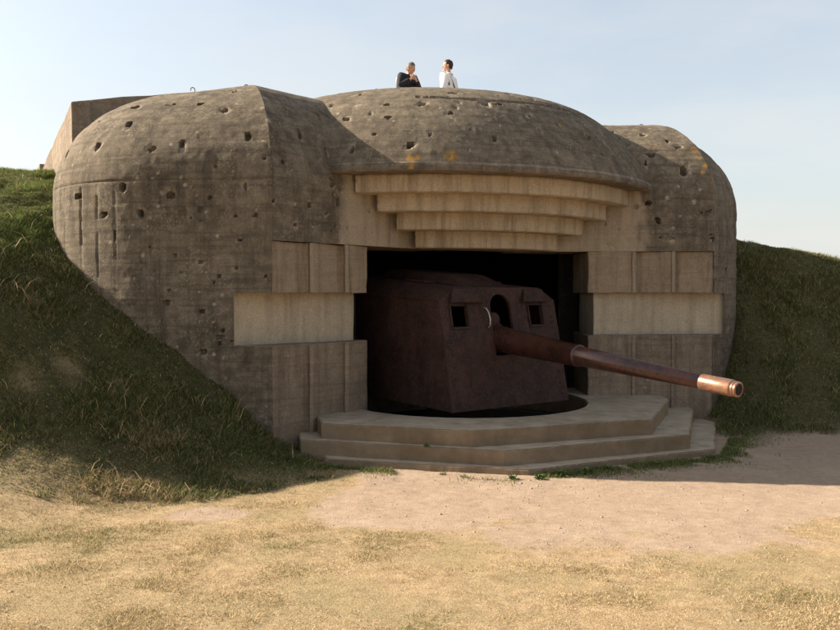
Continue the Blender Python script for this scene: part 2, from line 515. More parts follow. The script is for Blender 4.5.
# shell holes in the casemate's own frame: x, y, z, radius, depth, elongation(flat=wide)
HOLES = [
    (-5.209, 0.481, 4.355, 0.075, 0.110, 0.89, 'sq'), (-5.608, 0.608, 4.044, 0.097, 0.110, 0.62, 'rd'), (-5.987, 1.367, 4.017, 0.102, 0.110, 0.34, 'rd'), 
    (-5.322, 0.155, 3.483, 0.065, 0.110, 1.20, 'rd'), (-5.848, 0.745, 3.401, 0.047, 0.110, 1.43, 'sq'), (-4.756, -0.174, 3.351, 0.051, 0.055, 1.47, 'sq'), 
    (-5.106, 0.011, 3.138, 0.058, 0.110, 0.85, 'sq'), (-5.536, 0.340, 3.138, 0.046, 0.110, 1.84, 'rd'), (-4.971, 0.037, 3.970, 0.052, 0.044, 1.20, 'rd'), 
    (-4.603, -0.132, 4.044, 0.077, 0.055, 0.51, 'sq'), (-4.311, 0.236, 4.648, 0.055, 0.110, 1.24, 'rd'), (-4.051, -0.089, 4.518, 0.054, 0.110, 1.24, 'rd'), 
    (-4.715, 1.053, 4.904, 0.034, 0.088, 1.65, 'rd'), (-5.572, 1.170, 4.484, 0.045, 0.088, 1.24, 'rd'), (-5.107, 0.826, 4.660, 0.039, 0.077, 2.30, 'rd'), 
    (-4.667, 0.503, 4.666, 0.022, 0.055, 7.44, 'rd'), (-3.839, 0.312, 4.884, 0.045, 0.088, 1.39, 'rd'), (-4.414, -0.356, 3.169, 0.051, 0.033, 0.94, 'rd'), 
    (-3.829, -0.519, 4.111, 0.072, 0.055, 0.72, 'rd'), (-3.111, -0.384, 4.228, 0.097, 0.077, 0.28, 'rd'), (-2.359, -0.045, 4.554, 0.040, 0.099, 1.59, 'rd'), 
    (-1.813, -0.190, 4.775, 0.046, 0.099, 1.24, 'rd'), (-1.882, -0.411, 4.550, 0.039, 0.088, 1.59, 'rd'), (-1.362, -0.430, 4.779, 0.057, 0.110, 1.24, 'sq'), 
    (-1.703, -0.851, 4.117, 0.063, 0.110, 0.86, 'sq'), (-2.405, -0.448, 4.053, 0.075, 0.066, 0.45, 'rd'), (-3.558, -0.789, 3.277, 0.032, 0.088, 0.75, 'rd'), 
    (-2.730, -0.307, 4.026, 0.094, 0.066, 0.29, 'rd'), (-3.895, -0.641, 3.454, 0.064, 0.044, 0.53, 'rd'), (-0.468, -0.630, 4.828, 0.070, 0.110, 1.14, 'sq'), 
    (0.123, -0.238, 5.094, 0.049, 0.099, 1.24, 'rd'), (-0.242, -0.661, 4.823, 0.035, 0.099, 1.86, 'rd'), (1.131, -0.854, 4.434, 0.072, 0.066, 0.72, 'rd'), 
    (1.536, -0.814, 4.292, 0.110, 0.088, 0.34, 'rd'), (2.706, -0.203, 4.228, 0.083, 0.099, 0.34, 'rd'), (-0.575, -1.133, 4.231, 0.071, 0.055, 0.58, 'rd'), 
    (2.934, 0.196, 4.769, 0.055, 0.110, 1.08, 'rd'), (2.836, -0.164, 4.372, 0.052, 0.110, 1.43, 'sq'), (3.288, -0.259, 4.518, 0.053, 0.099, 1.26, 'rd'), 
    (3.206, -0.505, 4.086, 0.088, 0.110, 0.65, 'sq'), (3.215, -0.099, 4.639, 0.040, 0.088, 0.83, 'rd'), (2.628, -0.359, 3.559, 0.040, 0.099, 1.46, 'rd'), 
    (2.778, -0.423, 3.269, 0.065, 0.099, 0.77, 'rd'), (-0.803, -0.303, 5.007, 0.053, 0.110, 1.38, 'rd'), (-1.050, -0.727, 4.613, 0.051, 0.099, 1.24, 'rd'), 
    (0.155, -0.829, 4.666, 0.058, 0.033, 0.74, 'rd'), (-4.807, -0.148, 1.981, 0.058, 0.055, 1.07, 'rd'), (-4.392, -0.376, 1.353, 0.051, 0.066, 1.07, 'sq'), 
    (-4.400, -0.370, 1.866, 0.032, 0.044, 1.70, 'rd'), (-3.956, -0.608, 2.783, 0.025, 0.044, 1.57, 'rd'), (-4.419, -0.356, 2.506, 0.032, 0.044, 1.49, 'rd'), 
    (-5.408, 0.245, 2.849, 0.091, 0.077, 0.22, 'sq'), (-4.158, -0.497, 1.624, 0.032, 0.055, 1.05, 'rd'), (4.097, -0.534, 2.492, 0.042, 0.066, 1.00, 'rd'), 
    (3.560, -0.789, 2.962, 0.048, 0.066, 0.69, 'rd'), (4.427, -0.315, 3.250, 0.051, 0.055, 0.83, 'rd'), (0.190, -1.047, 4.415, 0.046, 0.044, 0.77, 'rd'), 
    (-0.882, -0.981, 4.371, 0.042, 0.044, 0.83, 'rd'), (-1.432, -0.870, 4.268, 0.037, 0.044, 0.73, 'rd'), (-2.096, -0.512, 4.281, 0.039, 0.055, 0.88, 'rd'), 
    (-3.020, -0.539, 3.273, 0.046, 0.066, 0.75, 'rd'), (-3.234, -0.632, 2.995, 0.046, 0.055, 0.74, 'rd'), (-2.571, -0.337, 3.339, 0.062, 0.066, 0.57, 'rd'), 
    (-2.651, -0.370, 3.562, 0.034, 0.055, 1.10, 'rd'), (-3.667, -0.717, 3.823, 0.038, 0.044, 0.93, 'rd'), (-2.726, 0.092, 4.606, 0.068, 0.055, 0.41, 'rd'), 
    (-3.415, -0.687, 3.793, 0.032, 0.055, 1.11, 'rd'), (-4.234, -0.433, 3.729, 0.026, 0.033, 1.47, 'rd'), 
]
SPOTS = [
    (-4.631, -0.237, 3.592, 0.019), (-4.586, -0.269, 3.489, 0.032), (-4.447, -0.335, 3.354, 0.019), (-4.899, -0.090, 3.648, 0.019), 
    (-4.970, -0.059, 3.584, 0.019), (-5.145, 0.039, 3.587, 0.019), (-5.311, 0.148, 3.386, 0.026), (-5.197, 0.080, 2.986, 0.023), 
    (-5.904, 0.953, 3.838, 0.020), (-5.810, 0.909, 4.012, 0.020), (-5.240, 0.096, 2.831, 0.021), (-5.084, -0.006, 2.598, 0.026), 
    (-5.468, 0.283, 2.772, 0.026), (-4.701, -0.208, 2.148, 0.016), (-4.167, -0.494, 2.084, 0.019), (-4.594, -0.263, 2.340, 0.016), 
    (-4.273, -0.435, 1.738, 0.016), (-4.160, -0.499, 1.278, 0.016), (-3.249, -0.645, 3.266, 0.026), (2.908, -0.479, 3.639, 0.040), 
    (3.296, -0.665, 3.572, 0.040), (2.991, -0.530, 3.156, 0.032), (0.346, -1.247, 4.084, 0.028), (0.096, -0.873, 4.624, 0.043), 
    (-2.974, -0.517, 2.986, 0.020), (-3.770, -0.705, 3.162, 0.016), (-4.029, -0.554, 3.660, 0.013), (-4.345, -0.395, 3.143, 0.019), 
    (3.297, -0.564, 4.051, 0.041), (3.393, -0.690, 3.767, 0.024), (3.096, -0.571, 3.349, 0.024), (2.096, -0.586, 4.181, 0.023), 
    (-0.974, -1.167, 4.035, 0.020), (1.233, -0.625, 4.647, 0.023), (-6.066, 1.278, 3.696, 0.021), (-5.700, 0.534, 3.267, 0.013), 
    (-1.041, -0.836, 4.495, 0.017), (-1.162, -0.603, 4.697, 0.021), (0.101, -0.636, 4.844, 0.022), (-2.115, 0.063, 4.794, 0.022), 
    (-0.429, -1.006, 4.444, 0.017), (-3.526, -0.147, 4.717, 0.034), (-3.570, -0.523, 4.349, 0.033), (-3.609, -0.346, 4.536, 0.026), 
]
LICHEN = [
    (-1.769, -0.977, 3.900, 0.110), (-1.257, -1.137, 3.940, 0.095), (3.513, -0.526, 4.312, 0.058), (3.565, -0.631, 4.170, 0.065), 
    (3.649, -0.701, 3.939, 0.057), (0.148, -0.812, 4.683, 0.036), (-3.553, -0.089, 4.768, 0.027), (-3.627, -0.656, 4.064, 0.032), 
    (2.985, -0.078, 4.560, 0.033), (3.508, -0.413, 4.459, 0.066), (0.618, -0.895, 4.548, 0.029), (3.492, -0.645, 4.067, 0.049), 
]

_r = random.Random(5)
for _k in range(55):
    _a = _r.uniform(-0.9, 0.9); _rr = _r.uniform(2.6, 3.95)
    _t = (4.0 - _rr) / 1.85
    HOLES.append((_rr * math.sin(_a), 2.6 - _rr * math.cos(_a), 3.81 + 1.44 * math.sin(math.acos(max(0.0, 1 - _t))) * 0.93, _r.uniform(0.014, 0.034), _r.uniform(0.015, 0.05), _r.uniform(0.7, 1.9), 'rd'))
for _k in range(34):
    _q = _r.uniform(0, 1.6); _z = _r.uniform(0.6, 3.6)
    HOLES.append((-3.59 - _q * math.cos(OUT), -0.8 + _q * math.sin(OUT), _z, _r.uniform(0.015, 0.034), _r.uniform(0.015, 0.05), _r.uniform(0.7, 2.2), 'rd'))
for _k in range(22):
    _q = _r.uniform(-1.9, 0.0); _z = _r.uniform(2.9, 3.7); _s = _r.choice((-1, 1))
    HOLES.append((_s * (3.59 + _q * math.cos(SPL)), -0.8 - _q * math.sin(SPL), _z, _r.uniform(0.015, 0.036), _r.uniform(0.015, 0.05), _r.uniform(0.7, 1.8), 'rd'))
SEAMS = [(-6.006, 0.008, -1, 3.54), (-5.809, 0.022, 2.75, 3.52), (-5.809, 0.010, -1, 2.75), (-5.618, 0.012, -1, 3.54), (-5.407, 0.006, -1, 3.54), (-5.208, 0.006, -1, 3.54), (-5.056, 0.012, -1, 3.54), (-4.90, 0.010, -1, 3.54), (-4.70, 0.008, -1, 3.54)]
def displace(P, N, allow_holes=True):
    """weathering relief of the concrete: pushes points along their normals, returns positions + wear colour"""
    d = (fbm(P, 0.9, 5, 2) - 0.5) * 0.018 + (fbm(P, 12, 9, 3) - 0.5) * 0.009
    # board marks of the formwork: shallow horizontal ledges
    q = P.copy(); q[:, 2] = 0
    bz = P[:, 2] / 0.135
    bi = np.floor(bz)
    bq = np.stack([bi, np.floor(P[:, 0] / 2.1 + bi * 0.37), np.zeros(len(P))], 1)
    d = d + (_hash(bq[:, 0].astype(np.int64), bq[:, 1].astype(np.int64), np.zeros(len(P), dtype=np.int64), 3) - 0.5) * 0.007
    # upright board seams on the rounded end of the big wing
    wob = 0.008 * (vnoise(P, 3, 19) - 0.5)
    for xs, dep, z0, z1 in SEAMS:
        d = d - dep * (1 - sstep(0.004, 0.016, np.abs(P[:, 0] - xs + wob))) * (P[:, 2] > z0) * (P[:, 2] < z1) * (0.4 + 0.6 * (vnoise(P, 4, 23) > 0.35))
    # casting joint: a thin lip where the rounded cap was poured
    d = d - 0.014 * (1 - sstep(0.004, 0.020, np.abs(P[:, 2] - 3.56 - 0.02 * (vnoise(P, 0.8, 2) - 0.5)))) * (P[:, 0] < -3.4) * (vnoise(P, 1.5, 29) > 0.35)
    wear = np.zeros((len(P), 3))
    if allow_holes:
        for (hx, hy, hz, r, dep, el, kind) in HOLES:
            v = P - np.array((hx, hy, hz))
            near = np.where((v ** 2).sum(1) < (r * 3.2) ** 2)[0]
            if len(near) == 0: continue
            vv = v[near]
            # tangent frame of the hole
            n0 = N[near].mean(0); n0 /= np.linalg.norm(n0)
            t1 = np.cross((0, 0, 1.0), n0); t1 /= (np.linalg.norm(t1) + 1e-9)
            t2 = np.cross(n0, t1)
            a, b = vv @ t1 / el, vv @ t2
            if kind == 'sq':
                rr = (np.abs(a) ** 5 + np.abs(b) ** 5) ** 0.2
            elif kind == 'crack':
                rr = np.abs(b - 0.02 * np.sin(a * 30)) + np.clip(np.abs(a) - r * 1.6, 0, 9) * 0.5
            else:
                rr = np.hypot(a, b)
            rr = rr * (1 + 0.9 * (vnoise(P[near], 0.9 / max(r, 0.03), 77) - 0.5)) * 1.40
            inn = 1 - sstep(r * 0.84, r * 1.04, rr)
            d[near] -= dep * 1.25 * inn * (0.75 + 0.5 * vnoise(P[near], 22, 6))
            chip = sstep(r * 0.85, r * 1.10, rr) * (1 - sstep(r * 1.2, r * 2.4, rr)) * (vnoise(P[near], 9, 5) > 0.52)
            d[near] -= 0.012 * chip
            wear[near, 1] = np.maximum(wear[near, 1], 0.7 * chip)
        for (hx, hy, hz, r) in SPOTS:
            v = P - np.array((hx, hy, hz))
            dist = np.sqrt((v ** 2).sum(1)) * (1 + 0.5 * (vnoise(P, 14, 12) - 0.5))
            wear[:, 1] = np.maximum(wear[:, 1], 1 - sstep(r * 0.7, r * 1.1, dist))
        for (hx, hy, hz, r) in LICHEN:
            v = P - np.array((hx, hy, hz))
            dist = np.sqrt((v ** 2).sum(1)) * (1 + 1.3 * (vnoise(P, 12, 33) - 0.5))
            wear[:, 2] = np.maximum(wear[:, 2], (1 - sstep(r * 0.3, r * 1.1, dist)) * (0.25 + 0.75 * sstep(0.42, 0.58, fbm(P, 22, 8, 3))))
    return P + N * d[:, None], wear

def grid_faces(nr, nc, base=0, flip=False):
    i = np.arange(nr * nc).reshape(nr, nc) + base
    q = [i[:-1, :-1], i[:-1, 1:], i[1:, 1:], i[1:, :-1]]
    if flip: q = q[::-1]
    return np.stack([a.ravel() for a in q], 1)

RES = 0.020
def wing(side, flat_len, arc_r, wid):
    """side -1 / +1; builds inner and outer rounded walls of one wing as one skin. Works in mirrored |x|."""
    n_in = np.array((-math.sin(SPL), -math.cos(SPL)))
    n_out = np.array((math.sin(OUT), -math.cos(OUT)))
    d_out = np.array((math.cos(OUT), math.sin(OUT)))
    I0 = np.array((0.75, -(0.75 - 1.85) * math.tan(SPL)))
    Cc0 = ARR + d_out * flat_len
    cen = Cc0 - n_out * arc_r
    phis = np.linspace(0, math.pi / 2, int(RR * 1.57 / RES))
    zc = ZR - RR
    def rows(z0, brk):
        zz = []
        pts = [z0] + [b for b in brk if b > z0] + [zc]
        for a, b in zip(pts[:-1], pts[1:]):
            n = max(2, int((b - a) / RES))
            zz += list(np.linspace(a, b, n, endpoint=False))
        rr = [(z, 0.0, 0.0) for z in zz]
        rr += [(zc + RR * math.sin(f), RR * (1 - math.cos(f)), f) for f in phis]
        return rr
    mit = (n_in + n_out) / (1 + n_in @ n_out)
    nm = (n_in + n_out); nm = nm / np.linalg.norm(nm)
    V, N, Fq = [], [], []
    SH = []
    # ---- inner wall
    rin = rows(ZL, [])
    L_in = np.linalg.norm(ARR - I0)
    nci = int(L_in / RES)
    tt = np.linspace(0, 1, nci)
    Pv, Nv = [], []
    for z, o, f in rin:
        a = I0 - n_in * o
        b = ARR - mit * o
        xy = a[None] + (b - a)[None] * tt[:, None]
        Pv.append(np.column_stack([xy, np.full(nci, z)]))
        nn = np.tile(np.array((n_in[0] * math.cos(f), n_in[1] * math.cos(f), math.sin(f))), (nci, 1))
        nn[-1] = (nm[0] * math.cos(f), nm[1] * math.cos(f), math.sin(f))
        Nv.append(nn)
    nb = 0
    V.append(np.concatenate(Pv)); N.append(np.concatenate(Nv))
    Fq.append(grid_faces(len(rin), nci, 0, flip=False))
    base = len(rin) * nci
    # ---- outer wall: flat part, arc, long straight flank
    rout = rows(-0.5, [ZG0, ZG1, ZL])
    notch = 0.50
    t_flat = np.concatenate([np.linspace(0, notch, int(notch / RES), endpoint=False), np.linspace(notch, flat_len, int((flat_len - notch) / RES), endpoint=False)])
    n_notch = int(notch / RES)
    a_arc = np.linspace(OUT, math.pi / 2, int(arc_r * (math.pi / 2 - OUT) / RES), endpoint=False)
    y_st = np.concatenate([np.linspace(0, 1.0, 30, endpoint=False), np.linspace(1.0, 8.5, 24)])
    Pv, Nv = [], []
    for z, o, f in rout:
        b = ARR - mit * o
        c = Cc0 - n_out * o * wid
        xy1 = b[None] + (c - b)[None] * (t_flat / flat_len)[:, None]
        ra = arc_r - o * wid
        xy2 = cen[None] + ra * np.column_stack([np.sin(a_arc), -np.cos(a_arc)])
        e = cen + np.array((ra, 0))
        xy3 = e[None] + np.column_stack([np.zeros_like(y_st), y_st])
        xy = np.concatenate([xy1, xy2, xy3])
        nn2 = np.concatenate([np.tile(n_out, (len(t_flat), 1)), np.column_stack([np.sin(a_arc), -np.cos(a_arc)]), np.tile((1.0, 0.0), (len(y_st), 1))])
        nn2[0] = nm
        Pv.append(np.column_stack([xy, np.full(len(xy), z)]))
        Nv.append(np.column_stack([nn2 * math.cos(f), np.full(len(xy), math.sin(f))]))
    nco = len(Pv[0])
    V.append(np.concatenate(Pv)); N.append(np.concatenate(Nv))
    fo = grid_faces(len(rout), nco, 0)
    ri, ci = fo[:, 0] // nco, fo[:, 0] % nco
    zrow = np.array([r[0] for r in rout])
    zmid = (zrow[:-1] + zrow[1:]) / 2
    keep = ~((ci < n_notch) & (zmid[ri] > ZG0) & (zmid[ri] < ZG1))
    Fq.append(fo[keep] + base)
    P = np.concatenate(V); Nn = np.concatenate(N); F = np.concatenate(Fq)
    # mirror to the left
    if side < 0:
        P[:, 0] *= -1; Nn[:, 0] *= -1
        F = F[:, ::-1]
    # worn arris
    arr_d = np.abs(np.abs(P[:, 0]) - ARR[0]) + 0
    P2, wear = displace(P, Nn)
    # sheltered, pale zone under the brow
    rad = np.hypot(P[:, 0], P[:, 1] - 2.6)
    nz = fbm(P, 3.0, 21, 3) - 0.5
    isin = np.zeros(len(P)); isin[:base] = 1
    wear[:, 0] = isin * (1 - sstep(3.72, 4.02, rad + nz * 0.5)) * (1 - sstep(3.74, 3.80, P[:, 2]))
    # rounded, crumbled edge along the arris
    return P2, F, wear, (cen, arc_r)

def rotate_faces_to(me):
    pass

WL = wing(-1, 1.60, 2.20, 1.30)
WR = wing(+1, 0.76, 2.12, 1.28)
for nm, W in (('rounded_wing', WL), ('rounded_wing', WR)):
    P, F, wear, _ = W
    me = np_mesh(nm, P, F, True, {'wear': wear})
    link_mesh('rounded_wing', me, M['concrete'], casemate)

# ---- brow (visor) over the embrasure: sector of a rounded ring around the gun axis
BC = np.array((0.0, 2.6))
R_RIM, Z_RIM = 4.0, 3.76
def brow():
    A, th0 = 1.85, R(30)
    ths = np.linspace(th0, math.pi / 2, 95)
    prof = [(R_RIM + 0.004, Z_RIM, R(30))]
    for th in ths:
        x = A * (math.cos(th0) - math.cos(th)) / math.cos(th0)
        z = (ZRB - Z_RIM - 0.05) * (math.sin(th) - math.sin(th0)) / (1 - math.sin(th0))
        prof.append((R_RIM - x, Z_RIM + 0.05 + z, th))
    for r in np.linspace(R_RIM - A, 0.05, 12)[1:]:
        prof.append((r, ZRB - 0.001 * (R_RIM - A - r), math.pi / 2))
    an = np.linspace(R(-62), R(62), int(R_RIM * R(124) / RES))
    P, N = [], []
    for r, z, th in prof:
        P.append(np.column_stack([BC[0] + r * np.sin(an), BC[1] - r * np.cos(an), np.full(len(an), z)]))
        N.append(np.column_stack([np.sin(an) * math.cos(th), -np.cos(an) * math.cos(th), np.full(len(an), math.sin(th))]))
    P = np.concatenate(P); N = np.concatenate(N)
    F = grid_faces(len(prof), len(an), 0)
    P2, wear = displace(P, N)
    # long casting joint running round the brow near its top
    rad = np.hypot(P[:, 0] - BC[0], P[:, 1] - BC[1])
    ang = np.arctan2(P[:, 0] - BC[0], BC[1] - P[:, 1])
    zj = 4.90 + 0.02 * np.sin(ang * 9) + 0.02 * (fbm(P, 6, 4, 2) - .5)
    j = (1 - sstep(0.008, 0.022, np.abs(P[:, 2] - zj))) * (ang > R(-26)) * (ang < R(33)) * (vnoise(P, 2.0, 61) > 0.3)
    P2 = P2 - N * (0.035 * j)[:, None]
    return np_mesh('roof_brow', P2, F, True, {'wear': wear})
link_mesh('roof_brow', brow(), M['concrete'], casemate)

def ring_sector(r0, r1, z0, z1, a0, a1, n=90, centre=BC, noise=0.008):
    """solid ring sector, r0 inner, r1 outer, dense on the outer face"""
    an = np.linspace(a0, a1, n)
    nz = max(3, int((z1 - z0) / 0.03))
    loop = [(r1, z) for z in np.linspace(z0, z1, nz)] + [(r, z1) for r in np.linspace(r1, r0, 4)[1:]] + [(r0, z) for z in np.linspace(z1, z0, 3)[1:]] + [(r, z0) for r in np.linspace(r0, r1, 6)[1:-1]]
    P = np.array([(centre[0] + r * math.sin(a), centre[1] - r * math.cos(a), z) for (r, z) in loop for a in an])
    P += (np.stack([fbm(P, 7, s, 3) for s in (1, 2, 3)], 1) - 0.5) * noise * 2
    nl = len(loop)
    i = np.arange(nl * n).reshape(nl, n)
    j = np.roll(i, -1, axis=0)
    F = np.stack([i[:, :-1].ravel(), i[:, 1:].ravel(), j[:, 1:].ravel(), j[:, :-1].ravel()], 1)
    me = np_mesh('ledge', P, F, False)
    bm = bmesh.new(); bm.from_mesh(me)
    bm.verts.ensure_lookup_table()
    bm.faces.new([bm.verts[int(q)] for q in i[:, 0]]); bm.faces.new([bm.verts[int(q)] for q in i[::-1, -1]])
    bmesh.ops.triangulate(bm, faces=[f for f in bm.faces if len(f.verts) > 4])
    bmesh.ops.recalc_face_normals(bm, faces=bm.faces)
    bm.to_mesh(me); bm.free()
    return me

# underside of the brow, then four corbelled ledges stepping down into the embrasure
link_mesh('brow_soffit', ring_sector(3.50, R_RIM - 0.012, Z_RIM - 0.012, Z_RIM + 0.10, R(-44), R(44)), M['concrete'] if False else M['concrete_rear'], casemate)
ZB = [3.50, 3.265, 3.025, ZL]
RB = [3.68, 3.40, 3.10, 2.78]
UB = [2.30, 1.95, 1.60, 1.24]
for k in range(4):
    ztop = (Z_RIM - 0.015) if k == 0 else ZB[k - 1] + 0.10
    link_mesh('ledge', ring_sector(1.9, RB[k], ZB[k], ztop, -math.asin(UB[k] / RB[k]), math.asin(UB[k] / RB[k])), M['concrete_ledge'], casemate)

def prism(name, poly, z0, z1, mat, parent, res=0.05, noise=0.011, bevel=0.016, seed=0, top_z=None):
    """vertical prism with slightly uneven faces and worn edges"""
    bm = bmesh.new()
    a = [bm.verts.new((p[0], p[1], z0)) for p in poly]
    b = [bm.verts.new((p[0], p[1], z1 if top_z is None else top_z[k])) for k, p in enumerate(poly)]
    n = len(poly)
    bm.faces.new(a[::-1]); bm.faces.new(b)
    for k in range(n):
        bm.faces.new((a[k], a[(k + 1) % n], b[(k + 1) % n], b[k]))
    bmesh.ops.recalc_face_normals(bm, faces=bm.faces)
    if bevel:
        bmesh.ops.bevel(bm, geom=list(bm.edges), offset=bevel, segments=2, affect='EDGES', profile=0.6)
    if res:
        for it in range(6):
            es = [e for e in bm.edges if e.calc_length() > res * 2.0]
            if not es or len(bm.faces) > 6000: break
            bmesh.ops.subdivide_edges(bm, edges=es, cuts=1, use_grid_fill=True)
        bmesh.ops.triangulate(bm, faces=[f for f in bm.faces if len(f.verts) > 4])
    bm.verts.ensure_lookup_table()
    if noise:
        P = np.array([v.co[:] for v in bm.verts])
        D = (np.stack([fbm(P, 5, s + seed, 3) for s in (1, 2, 3)], 1) - 0.5) * noise * 2
        for v, d in zip(bm.verts, D): v.co += Vector(d)
    me = bm_mesh(name, bm)
    return link_mesh(name, me, mat, parent)

# ---- stepped cheeks: saw-tooth faces with narrow front-facing ledges
def cheek_line(side, x_out, n_seg, ledge, back):
    """plan polyline from the arris to the jamb; wide faces a little steeper than the splay"""
    p0 = np.array((x_out, -(x_out - 1.85) * math.tan(SPL) + back))
    p1 = np.array((1.88, -(1.88 - 1.85) * math.tan(SPL) + back))
    pts = [p0]
    d = (p1 - p0)
    for k in range(n_seg):
        q = p0 + d * (k + 1) / n_seg
        if k < n_seg - 1:
            pts.append(q + np.array((ledge * 0.6, ledge * 0.70)))
            pts.append(q + np.array((-ledge * 0.5, 0.0)))
        else:
            pts.append(q)
    return pts

for side in (-1, 1):
    jx = 2.03 if side < 0 else 1.74
    # upper toothed block
    ln = cheek_line(side, 3.605, 3, 0.095, 0.022)
    ln[-1] = np.array((jx, ln[-1][1]))
    poly = ln + [np.array((jx + 0.42, 1.1)), np.array((3.4, 1.1))]
    poly = [(side * p[0], p[1]) for p in poly]
    prism('upper_cheek_block', poly, ZG1, ZL - 0.003, M['concrete_block'], casemate, seed=side)
    for q in (2, 4):
        c = ln[q]
        rib = [(c[0] - 0.012, c[1] - 0.022), (c[0] + 0.045, c[1] - 0.030), (c[0] + 0.055, c[1] + 0.05), (c[0] - 0.005, c[1] + 0.06)]
        prism('cheek_rib', [(side * p[0], p[1]) for p in rib], ZG1 + 0.004, ZL - 0.006, M['concrete_rib'], casemate, noise=0.010, bevel=0.008, seed=q)
    # groove wall: straight, set back
    a = np.array((4.10, -0.522))
    b = np.array((jx + 0.17, 0.10))
    poly = [a, b, np.array((jx + 0.5, 1.0)), np.array((4.0, 1.0))]
    poly = [(side * p[0], p[1]) for p in poly]
    prism('groove_wall', poly, ZG0 - 0.05, ZG1 + 0.05, M['concrete_light'], casemate, noise=0.008, seed=side + 5)
    # lower toothed block
    ln = cheek_line(side, 3.60, 3, 0.08, 0.018)
    ln[-1] = np.array((jx, ln[-1][1]))
    poly = [np.array((4.10, -0.515))] + ln + [np.array((jx + 0.42, 1.05)), np.array((4.0, 1.05))]
    poly = [(side * p[0], p[1]) for p in poly]
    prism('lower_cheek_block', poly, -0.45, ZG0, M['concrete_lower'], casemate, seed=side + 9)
    for q in (1, 3, 5):
        c = ln[q - 1] if q == 1 else ln[q - 1]
        rib = [(c[0] - 0.012, c[1] - 0.020), (c[0] + 0.045, c[1] - 0.026), (c[0] + 0.055, c[1] + 0.05), (c[0] - 0.005, c[1] + 0.06)]
        if q > 1: prism('cheek_rib', [(side * p[0], p[1]) for p in rib], -0.4, ZG0 - 0.006, M['concrete_lower'], casemate, noise=0.010, bevel=0.008, seed=q)
    # underside of the splayed wall above the toothed block
    poly = [(3.57, -0.78), (0.80, 0.49), (0.80, 1.2), (3.4, 1.2)]
    poly = [(side * p[0], p[1]) for p in poly]
    prism('splay_soffit', poly, ZL + 0.004, ZL + 0.20, M['concrete_block'], casemate, bevel=0.004, noise=0.0, seed=side + 13)
    # upper face of the notch in the outer wall
    poly = [(3.60, -0.775), (4.09, -0.52), (4.0, 0.9), (3.3, 0.9)]
    poly = [(side * p[0], p[1]) for p in poly]
    prism('notch_soffit', poly, ZG1 + 0.004, ZG1 + 0.10, M['concrete_block'], casemate, bevel=0.004, noise=0.0, res=None, seed=side + 17)

# ---- gun chamber behind the opening
def chamber():
    bm = bmesh.new()
    pts = [(-1.9, 0.9), (-3.2, 1.4), (-3.2, 6.2), (3.2, 6.2), (3.2, 1.4), (1.75, 0.9)]
    a = [bm.verts.new((p[0], p[1], -0.2)) for p in pts]
    b = [bm.verts.new((p[0], p[1], ZL + 0.05)) for p in pts]
    for k in range(len(pts) - 1):
        bm.faces.new((a[k], b[k], b[k + 1], a[k + 1]))
    bm.faces.new(b)
    bmesh.ops.solidify(bm, geom=list(bm.faces), thickness=-0.12)
    return bm_mesh('gun_chamber', bm)
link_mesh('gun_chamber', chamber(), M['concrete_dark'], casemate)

# ---- flat roof and rear wall
def roof():
    bm = bmesh.new()
    mitx, mity = 3.56, 0.98
    cenL, rL = WL[3]; cenR, rR = WR[3]
    pts = []
    def sidepts(cen, ra, s):
        r = []
        for a in np.linspace(OUT, math.pi / 2, 14):
            r.append((s * (cen[0] + max(ra - RR * 1.28, 0.0) * math.sin(a)), cen[1] - max(ra - RR * 1.28, 0.0) * math.cos(a)))
        r.append((s * (cen[0] + max(ra - RR * 1.28, 0)), cen[1] + 8.5))
        return r
    L = sidepts(cenL, rL, -1); Rr = sidepts(cenR, rR, 1)
    poly = [(-1.3, 2.0), (-mitx, mity)] + L + Rr[::-1] + [(mitx, mity), (1.3, 2.0)]
    vs_ = [bm.verts.new((p[0], p[1], ZR - 0.008)) for p in poly]
    f = bm.faces.new(vs_)
    r = bmesh.ops.extrude_face_region(bm, geom=[f])
    for v in r['geom']:
        if isinstance(v, bmesh.types.BMVert): v.co.z -= 0.25
    bmesh.ops.triangulate(bm, faces=bm.faces)
    return bm_mesh('roof_slab', bm)
link_mesh('roof_slab', roof(), M['concrete_rear'], casemate)
cenL, rL = WL[3]; cenR, rR = WR[3]
yb = max(cenL[1], cenR[1]) + 8.3
prism('rear_wall', [(-cenL[0] - rL - 0.02, yb - 1.0), (cenR[0] + rR + 0.02, yb - 1.0), (cenR[0] + rR + 0.02, yb), (-cenL[0] - rL - 0.02, yb)], -0.5, ZR - 0.02, M['concrete_rear'], casemate, res=None, noise=0)

# ---- square-edged flank wall at the left rear, its top falling away
def flank_wall():
    wpts = [((-5.60, 13.25), ZR + 0.10), ((-8.35, 18.0), 4.62), ((-7.3, 18.6), 4.62), ((-3.9, 14.4), ZR + 0.52)]
    poly, tz = [], []
    for (x, y), z in wpts:
        poly.append(to_local(x, y)); tz.append(z)
    return prism('flank_wall', poly, 0.0, 0, M['concrete_rear'], casemate, res=0.22, noise=0.03, bevel=0.03, top_z=tz)
flank_wall()
poly = [to_local(x, y) for x, y in ((-8.20, 17.75), (-8.62, 18.5), (-8.1, 18.8), (-7.6, 18.2))]
prism('flank_pier', poly, 0.0, 4.90, M['concrete_rear'], casemate, res=0.2, noise=0.03, bevel=0.03)

